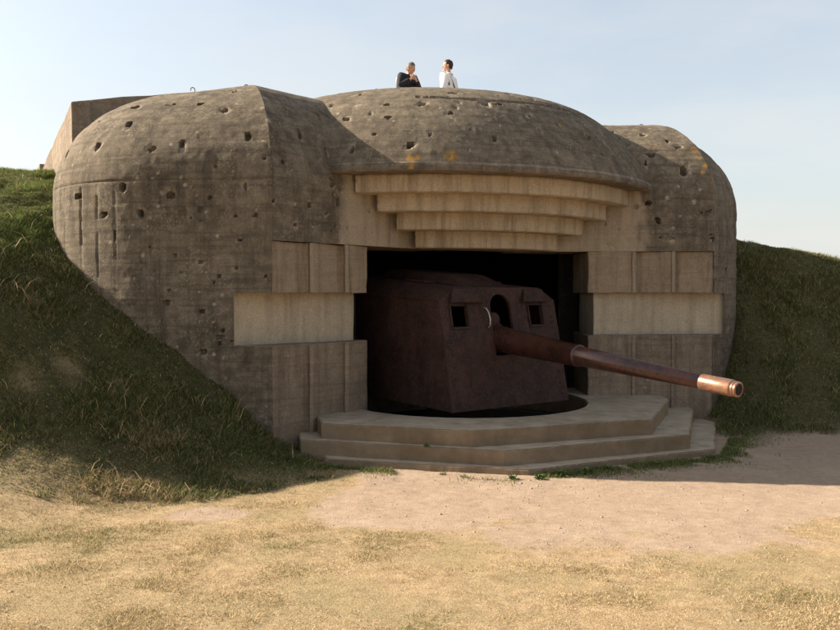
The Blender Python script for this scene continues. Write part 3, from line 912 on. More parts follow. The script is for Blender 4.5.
# ---- rusty lifting loops along the roof edge
def loop_mesh():
    bm = bmesh.new()
    n, m, Rr, r = 12, 6, 0.036, 0.007
    vv = []
    for k in range(n + 1):
        a = math.pi * (k / n) * 1.3 - 0.15 * math.pi
        ring = []
        for q in range(m):
            b = 2 * math.pi * q / m
            ring.append(bm.verts.new(((Rr + r * math.cos(b)) * math.cos(a), r * math.sin(b), (Rr + r * math.cos(b)) * math.sin(a) + 0.02)))
        vv.append(ring)
    for k in range(n):
        for q in range(m):
            bm.faces.new((vv[k][q], vv[k][(q + 1) % m], vv[k + 1][(q + 1) % m], vv[k + 1][q]))
    return bm_mesh('iron_loop', bm, True)
LOOPS = [(-3.55, 0.98, ZR), (-4.25, 1.45, ZR), (-2.95, 1.24, ZR), (-2.4, 1.50, ZR), (-1.55, 0.95, ZRB - 0.02), (0.30, 0.42, ZRB - 0.02), (3.56, 1.02, ZR), (-5.75, 3.2, ZR)]
lm = loop_mesh()
lm.materials.append(M['iron'])
for k, (x, y, zl) in enumerate(LOOPS):
    o = bpy.data.objects.new('iron_loop', lm)
    o.location = (x, y, zl - 0.004)
    o.rotation_euler = (0, 0, 0.4 * k)
    o.parent = casemate
    COL.objects.link(o)

# ------------------------------------------------------------------ stepped apron with the gun pit
apron = empty('stepped_apron', (0.9, 10.6, 0))
tag(apron, 'low concrete steps and platform with a round gun pit in front of the embrasure', 'steps')
def plate_with_hole(name, poly, hole, z0, z1, mat, parent, seed=0, off=(0.9, 10.6)):
    """horizontal slab with optional round hole, top faces triangulated by cdt"""
    pts, edges = [], []
    def dens(pl):
        out = []
        for k in range(len(pl)):
            a, b = np.array(pl[k]), np.array(pl[(k + 1) % len(pl)])
            n = max(1, int(np.linalg.norm(b - a) / 0.05))
            for j in range(n): out.append(a + (b - a) * j / n)
        return out
    outer = dens(poly)
    P = np.array([(p[0], p[1], 0) for p in outer])
    J = np.stack([fbm(P, 3, seed, 3), fbm(P, 3, seed + 4, 3)], 1) - 0.5
    J2 = np.stack([fbm(P, 14, seed + 8, 2), fbm(P, 14, seed + 9, 2)], 1) - 0.5
    outer = [p + j * 0.045 + j2 * 0.018 for p, j, j2 in zip(outer, J, J2)]
    no = len(outer)
    pts += [Vector(p) for p in outer]
    edges += [(k, (k + 1) % no) for k in range(no)]
    loops = [list(range(no))]
    if hole:
        cx, cy, rr = hole
        nh = 96
        s = len(pts)
        pts += [Vector((cx + rr * math.cos(-2 * math.pi * k / nh), cy + rr * math.sin(-2 * math.pi * k / nh))) for k in range(nh)]
        edges += [(s + k, s + (k + 1) % nh) for k in range(nh)]
        loops.append([s + k for k in range(nh)])
    vo, eo, fo, *_ = mgeo.delaunay_2d_cdt(pts, edges, [], 1 if not hole else 1, 1e-5)
    bm = bmesh.new()
    top = [bm.verts.new((v.x - off[0], v.y - off[1], z1)) for v in vo]
    for f in fo:
        c = sum((vo[i] for i in f), Vector((0, 0))) / len(f)
        if hole and (c - Vector(hole[:2])).length < hole[2] - 0.01: continue
        try: bm.faces.new([top[i] for i in f])
        except ValueError: pass
    bnd = [e for e in bm.edges if len(e.link_faces) == 1]
    r = bmesh.ops.extrude_edge_only(bm, edges=bnd)
    nv = [v for v in r['geom'] if isinstance(v, bmesh.types.BMVert)]
    for v in nv: v.co.z = z0
    top_edges = bnd
    bmesh.ops.bevel(bm, geom=[e for e in bm.edges if e.is_valid and len(e.link_faces) == 2 and abs(e.verts[0].co.z - z1) < 1e-5 and abs(e.verts[1].co.z - z1) < 1e-5 and e.calc_face_angle(0) > 1.0], offset=0.014, segments=2, affect='EDGES')
    me = bm_mesh(name, bm)
    o = link_mesh(name, me, mat, parent)
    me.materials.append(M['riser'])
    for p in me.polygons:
        if abs(p.normal.z) < 0.5: p.material_index = 1  # upright faces take the shade-coloured copy
    return o
top_poly = [(-1.26, 10.42), (0.63, 9.84), (3.06, 10.74), (3.88, 12.76), (3.95, 13.6), (3.2, 17.0), (-2.9, 15.2), (-1.6, 11.9)]
mid_poly = [(-1.52, 10.36), (1.0, 9.63), (3.54, 10.72), (4.38, 13.1), (4.4, 13.7), (3.0, 16.4), (-2.4, 14.8), (-1.8, 11.7)]
low_poly = [(-1.15, 10.05), (1.25, 9.44), (3.86, 10.70), (4.70, 13.0), (4.6, 13.6), (2.9, 16.0), (-2.0, 14.6), (-1.7, 11.6)]
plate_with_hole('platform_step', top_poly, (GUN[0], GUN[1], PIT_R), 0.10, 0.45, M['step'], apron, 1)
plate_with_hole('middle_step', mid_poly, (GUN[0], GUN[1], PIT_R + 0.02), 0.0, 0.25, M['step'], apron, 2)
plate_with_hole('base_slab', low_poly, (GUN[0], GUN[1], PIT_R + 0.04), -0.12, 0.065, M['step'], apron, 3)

pf = bmesh.new()
bmesh.ops.create_cone(pf, cap_ends=True, segments=64, radius1=PIT_R + 0.3, radius2=PIT_R + 0.3, depth=0.06, matrix=Matrix.Translation((GUN[0] - 0.9, GUN[1] - 10.6, 0.02)))
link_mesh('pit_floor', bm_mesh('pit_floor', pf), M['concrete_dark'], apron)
# ------------------------------------------------------------------ the gun
GD = math.atan2(-0.80, 0.60)
gun = empty('naval_gun', (GUN[0] - 0.11, GUN[1] - 0.08, 0.06), (0, 0, GD))
tag(gun, 'rusty brown shielded naval gun, long barrel poking out of the bunker embrasure', 'gun')
FX = 1.22           # front foot of the shield
LEAN = 0.21         # the front plate leans back this much per metre
ZS = 0.44           # shield foot above the gun origin
def thick_plate(name, outer, holes, frame, th, mat, parent, bevel=0.006):
    """polygon with holes in a plane; frame = (origin, u axis, v axis); th = thickness backwards"""
    pts = [Vector(p) for p in outer]
    edges = [(k, (k + 1) % len(outer)) for k in range(len(outer))]
    for h in holes:
        s = len(pts)
        pts += [Vector(p) for p in h]
        edges += [(s + k, s + (k + 1) % len(h)) for k in range(len(h))]
    vo, eo, fo, *_ = mgeo.delaunay_2d_cdt(pts, edges, [], 1, 1e-6)
    o, u, v = (Vector(a) for a in frame)
    n = u.cross(v).normalized()
    def inside(c, poly):
        r = False
        j = len(poly) - 1
        for i in range(len(poly)):
            if (poly[i][1] > c[1]) != (poly[j][1] > c[1]) and c[0] < (poly[j][0] - poly[i][0]) * (c[1] - poly[i][1]) / (poly[j][1] - poly[i][1]) + poly[i][0]:
                r = not r
            j = i
        return r
    bm = bmesh.new()
    vv = [bm.verts.new(o + u * p.x + v * p.y) for p in vo]
    for f in fo:
        c = sum((vo[i] for i in f), Vector((0, 0))) / len(f)
        if any(inside(c, h) for h in holes) or not inside(c, outer): continue
        bm.faces.new([vv[i] for i in f])
    r = bmesh.ops.extrude_face_region(bm, geom=list(bm.faces))
    for g in r['geom']:
        if isinstance(g, bmesh.types.BMVert): g.co -= n * th
    me = bm_mesh(name, bm)
    return link_mesh(name, me, mat, parent)

def quad_plate(name, a, b, c, d, th, mat, parent):
    a, b, c, d = (Vector(p) for p in (a, b, c, d))
    n = (b - a).cross(d - a).normalized()
    bm = bmesh.new()
    f = [bm.verts.new(p) for p in (a, b, c, d)]
    g = [bm.verts.new(p - n * th) for p in (a, b, c, d)]
    bm.faces.new(f); bm.faces.new(g[::-1])
    for k in range(4): bm.faces.new((f[k], g[k], g[(k + 1) % 4], f[(k + 1) % 4]))
    bmesh.ops.recalc_face_normals(bm, faces=bm.faces)
    bmesh.ops.bevel(bm, geom=list(bm.edges), offset=min(0.008, th * 0.3), segments=2, affect='EDGES')
    return link_mesh(name, bm_mesh(name, bm), mat, parent)

shield = empty('gun_shield', (0, 0, 0), parent=gun)
# front plate in (y, height along plate)
k = math.hypot(1, LEAN)
def fp(y, z, out=0.0):      # point on the front plate at height z
    zz = z - ZS
    return Vector((FX - LEAN * zz + out / k, y, z + out * LEAN / k))
vdir = (Vector((-LEAN, 0, 1))).normalized()
W0, W1, ZC, ZT = 1.13, 1.12, 1.56, 1.98 + 0.06   # half widths; chamfer start (rel. foot), top
H = lambda z: (z - ZS) * k
ztop, zch = 2.13, 1.94
outer = [(-W0, 0), (W0, 0), (W1, H(zch)), (0.82, H(ztop)), (-0.82, H(ztop)), (-W1, H(zch))]
winL = [(-0.93, H(1.58)), (-0.65, H(1.58)), (-0.65, H(1.87)), (-0.93, H(1.87))]
winR = [(0.56, H(1.58)), (0.82, H(1.58)), (0.82, H(1.87)), (0.56, H(1.87))]
slot = [(-0.20, H(1.16)), (0.20, H(1.16))] + [(0.20 * math.cos(a), H(1.84) + 0.20 * math.sin(a)) for a in np.linspace(0, math.pi, 13)]
thick_plate('front_plate', outer, [winL, winR, slot], ((FX, 0, ZS), (0, 1, 0), vdir), 0.05, M['shield'], shield)
# sides
LB = -1.75
for s in (-1, 1):
    a, b = fp(s * W0, ZS), fp(s * W1, zch)
    c = Vector((LB, s * 1.0, zch + 0.10)); d = Vector((LB, s * 1.0, ZS))
    pl = (a, b, c, d) if s < 0 else (d, c, b, a)
    pl = [p + Vector((-0.02, 0, 0)) if i in ((0, 1) if s < 0 else (2, 3)) else p for i, p in enumerate(pl)]
    quad_plate('side_plate', *pl, 0.04, M['shield'], shield)
    # sloping shoulder plate between side and roof
    e, f = fp(s * 0.82, ztop), Vector((LB, s * 0.80, ztop + 0.22))
    pl = (b + Vector((-.01, 0, .004)), e, f, c) if s < 0 else (c, f, e, b + Vector((-.01, 0, .004)))
    quad_plate('shoulder_plate', *pl, 0.035, M['shield'], shield)
# roof: front half sloping up, with a raised middle hood and two hatches
a, b = fp(-0.82, ztop), fp(0.82, ztop)
quad_plate('roof_plate', a + Vector((-.01, 0, -.002)), b + Vector((-.01, 0, -.002)), Vector((LB, 0.80, ztop + 0.22)), Vector((LB, -0.80, ztop + 0.22)), 0.035, M['shield'], shield)
def roof_z(x):
    return ztop + 0.22 * (fp(0, ztop).x - x) / (fp(0, ztop).x - LB)
x0, x1 = 0.46, -1.4
bm = bmesh.new()
lo = [(x0 + 0.12, -0.50), (x0 + 0.12, 0.50), (x1, 0.55), (x1, -0.55)]
hi = [(x0 - 0.32, -0.36), (x0 - 0.32, 0.36), (x1 + 0.1, 0.40), (x1 + 0.1, -0.40)]
va = [bm.verts.new((x, y, roof_z(x) - 0.01)) for x, y in lo]
vb = [bm.verts.new((x, y, roof_z(x) + 0.14)) for x, y in hi]
bm.faces.new(vb); bm.faces.new(va[::-1])
for q in range(4): bm.faces.new((va[q], va[(q + 1) % 4], vb[(q + 1) % 4], vb[q]))
bmesh.ops.recalc_face_normals(bm, faces=bm.faces)
bmesh.ops.bevel(bm, geom=list(bm.edges), offset=0.025, segments=3, affect='EDGES')
link_mesh('roof_hood', bm_mesh('roof_hood', bm), M['shield'], shield)
for y in (-0.66, 0.66):
    quad_plate('roof_hatch', (0.10, y - 0.12, roof_z(0.10) + 0.03), (0.10, y + 0.12, roof_z(0.10) + 0.03), (-0.36, y + 0.12, roof_z(-0.36) + 0.03), (-0.36, y - 0.12, roof_z(-0.36) + 0.03), 0.025, M['shield'], shield)
# flaps over the sight windows, hinged above and standing off the plate
for y0, y1 in ((-1.03, -0.33), (0.34, 0.96)):
    quad_plate('window_flap', fp(y0 + 0.05, 1.905, 0.085), fp(y1, 1.905, 0.085), fp(y1 - 0.10, 2.11, 0.03), fp(y0 + 0.16, 2.11, 0.03), 0.03, M['shield'], shield)
# raised frame bars round the windows
def bar(name, a, b, r, mat, parent, n=8):
    a, b = Vector(a), Vector(b)
    d = (b - a).normalized()
    u = d.orthogonal().normalized(); v = d.cross(u)
    bm = bmesh.new()
    A = [bm.verts.new(a + (u * math.cos(2 * math.pi * q / n) + v * math.sin(2 * math.pi * q / n)) * r) for q in range(n)]
    B = [bm.verts.new(b + (u * math.cos(2 * math.pi * q / n) + v * math.sin(2 * math.pi * q / n)) * r) for q in range(n)]
    bm.faces.new(A[::-1]); bm.faces.new(B)
    for q in range(n): bm.faces.new((A[q], A[(q + 1) % n], B[(q + 1) % n], B[q]))
    return link_mesh(name, bm_mesh(name, bm, False), mat, parent)
for (ya, yb_) in ((-0.93, -0.65), (0.56, 0.82)):
    quad_plate('window_frame', fp(ya - 0.03, 1.545, 0.02), fp(yb_ + 0.03, 1.545, 0.02), fp(yb_ + 0.03, 1.578, 0.02), fp(ya - 0.03, 1.578, 0.02), 0.02, M['shield'], shield)
    quad_plate('window_frame', fp(ya - 0.035, 1.58, 0.02), fp(ya - 0.002, 1.58, 0.02), fp(ya - 0.002, 1.90, 0.02), fp(ya - 0.035, 1.90, 0.02), 0.02, M['shield'], shield)
    quad_plate('window_frame', fp(yb_ + 0.002, 1.58, 0.02), fp(yb_ + 0.035, 1.58, 0.02), fp(yb_ + 0.035, 1.90, 0.02), fp(yb_ + 0.002, 1.90, 0.02), 0.02, M['shield'], shield)
def tube(name, pts, r, mat, parent, n=8):
    pts = [Vector(p) for p in pts]
    bm = bmesh.new()
    rings = []
    for k, p in enumerate(pts):
        d = (pts[min(k + 1, len(pts) - 1)] - pts[max(k - 1, 0)]).normalized()
        u = d.orthogonal().normalized() if k == 0 else (rings[-1][1] - d * rings[-1][1].dot(d)).normalized()
        v = d.cross(u)
        rings.append(([bm.verts.new(p + (u * math.cos(2 * math.pi * q / n) + v * math.sin(2 * math.pi * q / n)) * r) for q in range(n)], u))
    for k in range(len(rings) - 1):
        for q in range(n):
            bm.faces.new((rings[k][0][q], rings[k][0][(q + 1) % n], rings[k + 1][0][(q + 1) % n], rings[k + 1][0][q]))
    bm.faces.new(rings[0][0][::-1]); bm.faces.new(rings[-1][0])
    return link_mesh(name, bm_mesh(name, bm, True), mat, parent)
tube('grab_handle', [fp(-0.33, 1.84, 0.0), fp(-0.32, 1.82, 0.05), fp(-0.30, 1.75, 0.07), fp(-0.29, 1.66, 0.07), fp(-0.29, 1.58, 0.05), fp(-0.29, 1.55, 0.0)], 0.010, M['handle'], shield)
# rivets along the plate edges
rv = bmesh.new()
bmesh.ops.create_icosphere(rv, subdivisions=1, radius=0.014)
rme = bm_mesh('rivet', rv, True); rme.materials.append(M['shield'])
for y in (-1.0, 1.0):
    for z in np.linspace(0.55, 1.85, 9):
        o = bpy.data.objects.new('rivet', rme); o.location = fp(y, z, 0.004); o.parent = shield; COL.objects.link(o)

# barrel, elevated by PIT about its trunnions
PITCH = R(5.6)
TR = Vector((0.35, -0.03, 1.44))      # trunnion axis point
barrel = empty('gun_barrel', TR, (0, PITCH, 0), parent=gun)
def lathe(name, prof, mat, parent, n=40, smooth=True):
    bm = bmesh.new()
    rings = []
    for x, r in prof:
        rings.append([bm.verts.new((x, r * math.cos(2 * math.pi * q / n), r * math.sin(2 * math.pi * q / n))) for q in range(n)])
    for a, b in zip(rings[:-1], rings[1:]):
        for q in range(n): bm.faces.new((a[q], a[(q + 1) % n], b[(q + 1) % n], b[q]))
    bm.faces.new(rings[0]); bm.faces.new(rings[-1][::-1])
    me = bm_mesh(name, bm, smooth)
    return link_mesh(name, me, mat, parent)
X0 = 0.56          # where the barrel leaves the plate
J = X0 + 1.58
S0 = X0 + 3.40
MZ = X0 + 3.86
lathe('rear_tube', [(-0.9, 0.18), (X0 - 0.1, 0.195), (X0 + 0.12, 0.195), (X0 + 0.15, 0.186), (J - 0.05, 0.143), (J - 0.046, 0.1455), (J - 0.005, 0.144), (J, 0.134), (J, 0.10)], M['barrel'], barrel)
lathe('front_tube', [(J - 0.3, 0.12), (J + 0.004, 0.1335), (J + 0.03, 0.131), (S0 + 0.03, 0.078)], M['barrel'], barrel)
lathe('muzzle_sleeve', [(S0 - 0.004, 0.07), (S0, 0.090), (S0 + 0.012, 0.094), (MZ - 0.085, 0.094), (MZ - 0.075, 0.090), (MZ - 0.07, 0.080), (MZ - 0.06, 0.080), (MZ - 0.055, 0.087), (MZ - 0.045, 0.087), (MZ - 0.04, 0.078), (MZ - 0.03, 0.078), (MZ - 0.022, 0.086), (MZ - 0.004, 0.085), (MZ, 0.080), (MZ, 0.066), (MZ - 0.004, 0.063), (MZ - 0.006, 0.04)], M['muzzle'], barrel)
bo = bmesh.new()
rings = []
for x, r in ((MZ + 0.001, 0.065), (MZ - 0.02, 0.061), (MZ - 0.5, 0.06)):
    rings.append([bo.verts.new((x, r * math.cos(2 * math.pi * q / 32), r * math.sin(2 * math.pi * q / 32))) for q in range(32)])
bo.faces.new([bo.verts.new((MZ + 0.0015, 0.064 * math.cos(2 * math.pi * q / 32), 0.064 * math.sin(2 * math.pi * q / 32))) for q in range(32)])
for a, b in zip(rings[:-1], rings[1:]):
    for q in range(32): bo.faces.new((a[q], b[q], b[(q + 1) % 32], a[(q + 1) % 32]))
link_mesh('bore', bm_mesh('bore', bo, False), M['black'], barrel)
# mantlet seen in the slot, recoil cylinder, pedestal
lathe('mantlet', [(X0 - 0.34, 0.10), (X0 - 0.33, 0.24), (X0 - 0.10, 0.24), (X0 - 0.06, 0.22), (X0 - 0.06, 0.1)], M['shield'], barrel)
rc = lathe('recoil_cylinder', [(-0.7, 0.12), (X0 - 0.06, 0.12), (X0 - 0.03, 0.10), (X0 - 0.03, 0.02)], M['shield'], barrel, 20)
rc.location = (0, -0.06, 0.26)
ped = lathe('pedestal', [(0.02, 0.95), (0.06, 0.95), (0.10, 0.62), (0.35, 0.45), (1.05, 0.40), (1.2, 0.5)], M['shield'], gun, 32)
ped.rotation_euler = (0, -math.pi / 2, 0)

# ------------------------------------------------------------------ people on the roof
M['skin'] = plain('skin', (0.50, 0.30, 0.21), 0.6, 0.06)
M['hair_dark'] = plain('dark_brown_hair', (0.045, 0.026, 0.018), 0.6, 0.3, 60)
M['hair_grey'] = plain('grey_brown_hair', (0.13, 0.10, 0.085), 0.6, 0.3, 60)
M['white_cloth'] = plain('white_shirt_cloth', (0.80, 0.78, 0.76), 0.85, 0.06)
M['navy_cloth'] = plain('dark_navy_cloth', (0.020, 0.020, 0.028), 0.85, 0.2)
M['pale_cloth'] = plain('pale_grey_panel', (0.42, 0.39, 0.40), 0.85, 0.1)
M['jeans'] = plain('blue_denim', (0.05, 0.07, 0.12), 0.9, 0.2)
M['khaki'] = plain('khaki_cloth', (0.25, 0.20, 0.13), 0.9, 0.1)
M['leather'] = plain('dark_leather', (0.03, 0.022, 0.018), 0.6, 0.2)

def skin_mesh(name, verts, edges, sub=2, root=0):
    """verts: (x,y,z,rx,ry); grown with a Skin modifier and baked to a plain mesh"""
    me = bpy.data.meshes.new(name)
    me.from_pydata([v[:3] for v in verts], edges, [])
    o = bpy.data.objects.new(name + '_tmp', me)
    COL.objects.link(o)
    md = o.modifiers.new('skin', 'SKIN')
    md.use_smooth_shade = True
    if not me.skin_vertices:
        me.attributes.new if False else None
    sv = me.skin_vertices[0].data if me.skin_vertices else None
    if sv is None:
        bpy.context.view_layer.objects.active = o
        bpy.ops.mesh.customdata_skin_add()
        sv = me.skin_vertices[0].data
    for k, v in enumerate(verts):
        sv[k].radius = (v[3], v[4] if len(v) > 4 else v[3])
        sv[k].use_root = (k == root)
    sb = o.modifiers.new('sub', 'SUBSURF')
    sb.levels = sub
    bpy.context.view_layer.update()
    dg = bpy.context.evaluated_depsgraph_get()
    res = bpy.data.meshes.new_from_object(o.evaluated_get(dg))
    res.name = name
    bpy.data.objects.remove(o)
    for p in res.polygons: p.use_smooth = True
    return res

def ellipsoid(bm, c, r, rot=None, seg=16, rings=10):
    m = Matrix.Translation(c) @ (rot if rot else Matrix()) @ Matrix.Diagonal((r[0], r[1], r[2], 1))
    return bmesh.ops.create_uvsphere(bm, u_segments=seg, v_segments=rings, radius=1, matrix=m)['verts']

def join_into(me, bm_extra):
    bm = bmesh.new()
    bm.from_mesh(me)
    tmp = bpy.data.meshes.new('t')
    bm_extra.to_mesh(tmp); bm_extra.free()
    bm.from_mesh(tmp)
    bm.to_mesh(me); bm.free()
    bpy.data.meshes.remove(tmp)
    for p in me.polygons: p.use_smooth = True

def hand(bm, wrist, d, palm_n, curl=0.9):
    """palm and five bent fingers, from the wrist along d; palm_n = direction the palm faces"""
    d = Vector(d).normalized(); n = Vector(palm_n).normalized()
    s = d.cross(n).normalized(); n = s.cross(d)
    w = Vector(wrist)
    rot = Matrix((d, s, n)).transposed().to_4x4()
    ellipsoid(bm, w + d * 0.045, (0.055, 0.040, 0.018), rot, 12, 8)
    def seg(a, b, r0, r1):
        ax = (b - a); L = ax.length; ax.normalize()
        u = ax.orthogonal().normalized(); v = ax.cross(u)
        A = [bm.verts.new(a + (u * math.cos(k * math.pi / 3) + v * math.sin(k * math.pi / 3)) * r0) for k in range(6)]
        B = [bm.verts.new(b + (u * math.cos(k * math.pi / 3) + v * math.sin(k * math.pi / 3)) * r1) for k in range(6)]
        for k in range(6): bm.faces.new((A[k], A[(k + 1) % 6], B[(k + 1) % 6], B[k]))
        bm.faces.new(B); bm.faces.new(A[::-1])
    for k, (off, L) in enumerate(((-0.030, 0.062), (-0.010, 0.078), (0.010, 0.082), (0.029, 0.070))):
        a = w + d * 0.085 + s * off
        b = a + (d * math.cos(curl * 0.5) + n * math.sin(curl * 0.5)) * L * 0.5
        c = b + (d * math.cos(curl * 1.4) + n * math.sin(curl * 1.4)) * L * 0.5
        seg(a, b, 0.0095, 0.0088); seg(b, c, 0.0088, 0.007)
    a = w + d * 0.03 + s * 0.036
    b = a + (d * 0.6 + s * 0.6 + n * 0.4).normalized() * 0.040
    c = b + (d * 0.9 + s * 0.1 + n * 0.5).normalized() * 0.032
    seg(a, b, 0.012, 0.010); seg(b, c, 0.010, 0.008)

def person(name, loc, heading, scale, label, lean, head_fwd, head_turn, head_nod, arms, top_mat, legs_mat, hair_mat, hair_len=0.0, drop=0.0, bulk=1.0):
    """figure facing local +x; arms = ((elbow, wrist, hand dir, palm) for right (y<0), left (y>0))"""
    root = empty(name, loc, (0, 0, heading))
    root.scale = (scale,) * 3
    tag(root, label, 'person')
    ln = lean
    hip = (0, 0, 0.93); wai = (ln * 0.25, 0, 1.10); che = (ln * 0.7, 0, 1.30); nb_ = (ln, 0, 1.46 - drop * 0.5); nt = (ln + head_fwd * 0.6, 0, 1.55 - drop * 0.8)
    V = [(*hip, 0.13, 0.17), (*wai, 0.105, 0.145), (*che, 0.12, 0.165), (*nb_, 0.062, 0.075), (*nt, 0.052, 0.055)]
    E = [(0, 1), (1, 2), (2, 3), (3, 4)]
    hc = Vector((ln + head_fwd, 0, 1.645 - drop))
    V += [(hc.x + 0.005, 0, hc.z - 0.045, 0.070, 0.062), (hc.x, 0, hc.z + 0.02, 0.086, 0.072), (hc.x - 0.01, 0, hc.z + 0.075, 0.060, 0.055)]
    E += [(4, 5), (5, 6), (6, 7)]
    wr = []
    for (el, wi, hd, pn), sy in zip(arms, (-1, 1)):
        b = len(V)
        V += [(ln * 0.92, sy * 0.175, 1.40, 0.062), (*el, 0.045), (*wi, 0.030)]
        E += [(2, b), (b, b + 1), (b + 1, b + 2)]
    for sy in (-1, 1):
        b = len(V)
        V += [(0.0, sy * 0.095, 0.86, 0.095), (0.01, sy * 0.10, 0.49, 0.060), (-0.01, sy * 0.105, 0.10, 0.040), (0.10, sy * 0.12, 0.045, 0.036)]
        E += [(0, b), (b, b + 1), (b + 1, b + 2), (b + 2, b + 3)]
    body = skin_mesh('body', V, E)
    ex = bmesh.new()
    # face: nose, brow, lips, eyes and ears on the head, then both hands
    hr = Matrix.Rotation(head_turn, 4, 'Z') @ Matrix.Rotation(head_nod, 4, 'Y')
    def hp(x, y, z): return hc + hr @ Vector((x, y, z))
    ellipsoid(ex, hp(0, 0, 0.01), (0.098, 0.077, 0.118), hr)
    ellipsoid(ex, hp(0.096, 0, -0.005), (0.024, 0.013, 0.022), hr, 8, 6)
    ellipsoid(ex, hp(0.088, 0, 0.02), (0.014, 0.009, 0.028), hr, 8, 6)
    ellipsoid(ex, hp(0.080, 0, 0.035), (0.016, 0.05, 0.010), hr, 8, 6)
    ellipsoid(ex, hp(0.083, 0, -0.045), (0.012, 0.024, 0.009), hr, 8, 6)
    ellipsoid(ex, hp(0.068, 0, -0.085), (0.026, 0.03, 0.022), hr, 8, 6)
    for sy in (-1, 1):
        ellipsoid(ex, hp(-0.005, sy * 0.079, 0.0), (0.020, 0.009, 0.032), hr, 8, 6)
        ellipsoid(ex, hp(0.082, sy * 0.031, 0.016), (0.010, 0.014, 0.008), hr, 8, 6)
    for el, wi, hd, pn in arms:
        hand(ex, Vector(wi), hd, pn)
    join_into(body, ex)
    link_mesh('body', body, M['skin'], root)
    # shirt or jacket: the same skeleton a little fuller, ending at the wrists and hips
    T = [(hip[0], 0, 0.86, 0.165, 0.195), (*wai, 0.135, 0.175), (*che, 0.150, 0.190), (nb_[0], 0, 1.44 - drop * 0.4, 0.105, 0.125), (nb_[0] + 0.012, 0, 1.50 - drop * 0.6, 0.078, 0.082)]
    TE = [(0, 1), (1, 2), (2, 3), (3, 4)]
    for (el, wi, hd, pn), sy in zip(arms, (-1, 1)):
        b = len(T)
        w2 = Vector(el).lerp(Vector(wi), 0.93)
        T += [(ln * 0.92, sy * 0.185, 1.39, 0.083), (*el, 0.064), (*w2, 0.048)]
        TE += [(2, b), (b, b + 1), (b + 1, b + 2)]
    T = [t_[:3] + tuple(q * bulk for q in t_[3:]) for t_ in T]
    link_mesh('shirt', skin_mesh('shirt', T, TE), top_mat, root)
    Lg = [(0, 0, 0.93, 0.148, 0.185)]
    LE = []
    for sy in (-1, 1):
        b = len(Lg)
        Lg += [(0.0, sy * 0.10, 0.84, 0.112), (0.01, sy * 0.105, 0.49, 0.080), (-0.01, sy * 0.11, 0.08, 0.062)]
        LE += [(0, b), (b, b + 1), (b + 1, b + 2)]
    link_mesh('trousers', skin_mesh('trousers', Lg, LE), legs_mat, root)
    for sy in (-1, 1):
        sb = bmesh.new()
        ellipsoid(sb, Vector((0.055, sy * 0.115, 0.045)), (0.14, 0.052, 0.055))
        for v in sb.verts: v.co.z = max(v.co.z, 0.0)
        link_mesh('shoe', bm_mesh('shoe', sb, True), M['leather'], root)
    hb = bmesh.new()
    vs2 = ellipsoid(hb, hp(-0.012, 0, 0.028), (0.104, 0.087, 0.118), hr, 24, 16)
    hi_ = hr.inverted()
    dl = []
    for v in list(hb.verts):
        q = hi_ @ (v.co - hc)
        if (q.x > 0.045 and q.z < 0.075) or q.z < -0.065 - hair_len or (q.x > 0.0 and q.z < 0.01): dl.append(v)
        else:
            v.co += (v.co - hc).normalized() * random.uniform(-0.004, 0.008)
    bmesh.ops.delete(hb, geom=dl, context='VERTS')
    link_mesh('hair', bm_mesh('hair', hb, True), hair_mat, root)
    return root

ROOF = ZR - 0.008
# right-hand visitor: white shirt, looking left past the other
p2 = person('person', (0.58, 16.6, ROOF), R(150), 0.955, 'standing person in a white shirt with dark hair and a shoulder strap on the roof', 0.0, 0.03, R(38), 0.0,
    (((-0.03, -0.27, 1.12), (0.14, -0.22, 0.95), (0.5, 0.1, -0.9), (0, 1, 0)), ((-0.03, 0.27, 1.12), (0.14, 0.22, 0.95), (0.5, -0.1, -0.9), (0, -1, 0))),
    M['white_cloth'], M['khaki'], M['hair_dark'], bulk=1.15)
tube('shoulder_strap', [(0.02, 0.205, 0.95), (0.06, 0.215, 1.15), (0.05, 0.185, 1.36), (0.0, 0.155, 1.478), (-0.09, 0.10, 1.40), (-0.16, 0.02, 1.15), (-0.15, -0.12, 0.98)], 0.012, M['leather'], p2)
# left-hand visitor: dark jacket, hands raised to the chin
p1 = person('person', (-0.32, 16.5, ROOF), R(-52), 0.93, 'hunched person in a dark jacket on the roof, both hands raised to the chin', 0.14, 0.10, R(18), R(22),
    (((0.20, -0.25, 1.17), (0.36, -0.07, 1.31), (0.1, 0.6, 0.7), (-0.6, 0.3, 0)), ((0.22, 0.24, 1.15), (0.37, 0.05, 1.30), (0.1, -0.6, 0.7), (-0.6, -0.3, 0))),
    M['navy_cloth'], M['jeans'], M['hair_grey'], drop=0.10, bulk=1.18)
pb = bmesh.new()
ellipsoid(pb, Vector((0.085, -0.222, 1.30)), (0.040, 0.050, 0.10), Matrix.Rotation(R(10), 4, 'Y'))
link_mesh('pale_sleeve_panel', bm_mesh('pale_sleeve_panel', pb, True), M['pale_cloth'], p1)

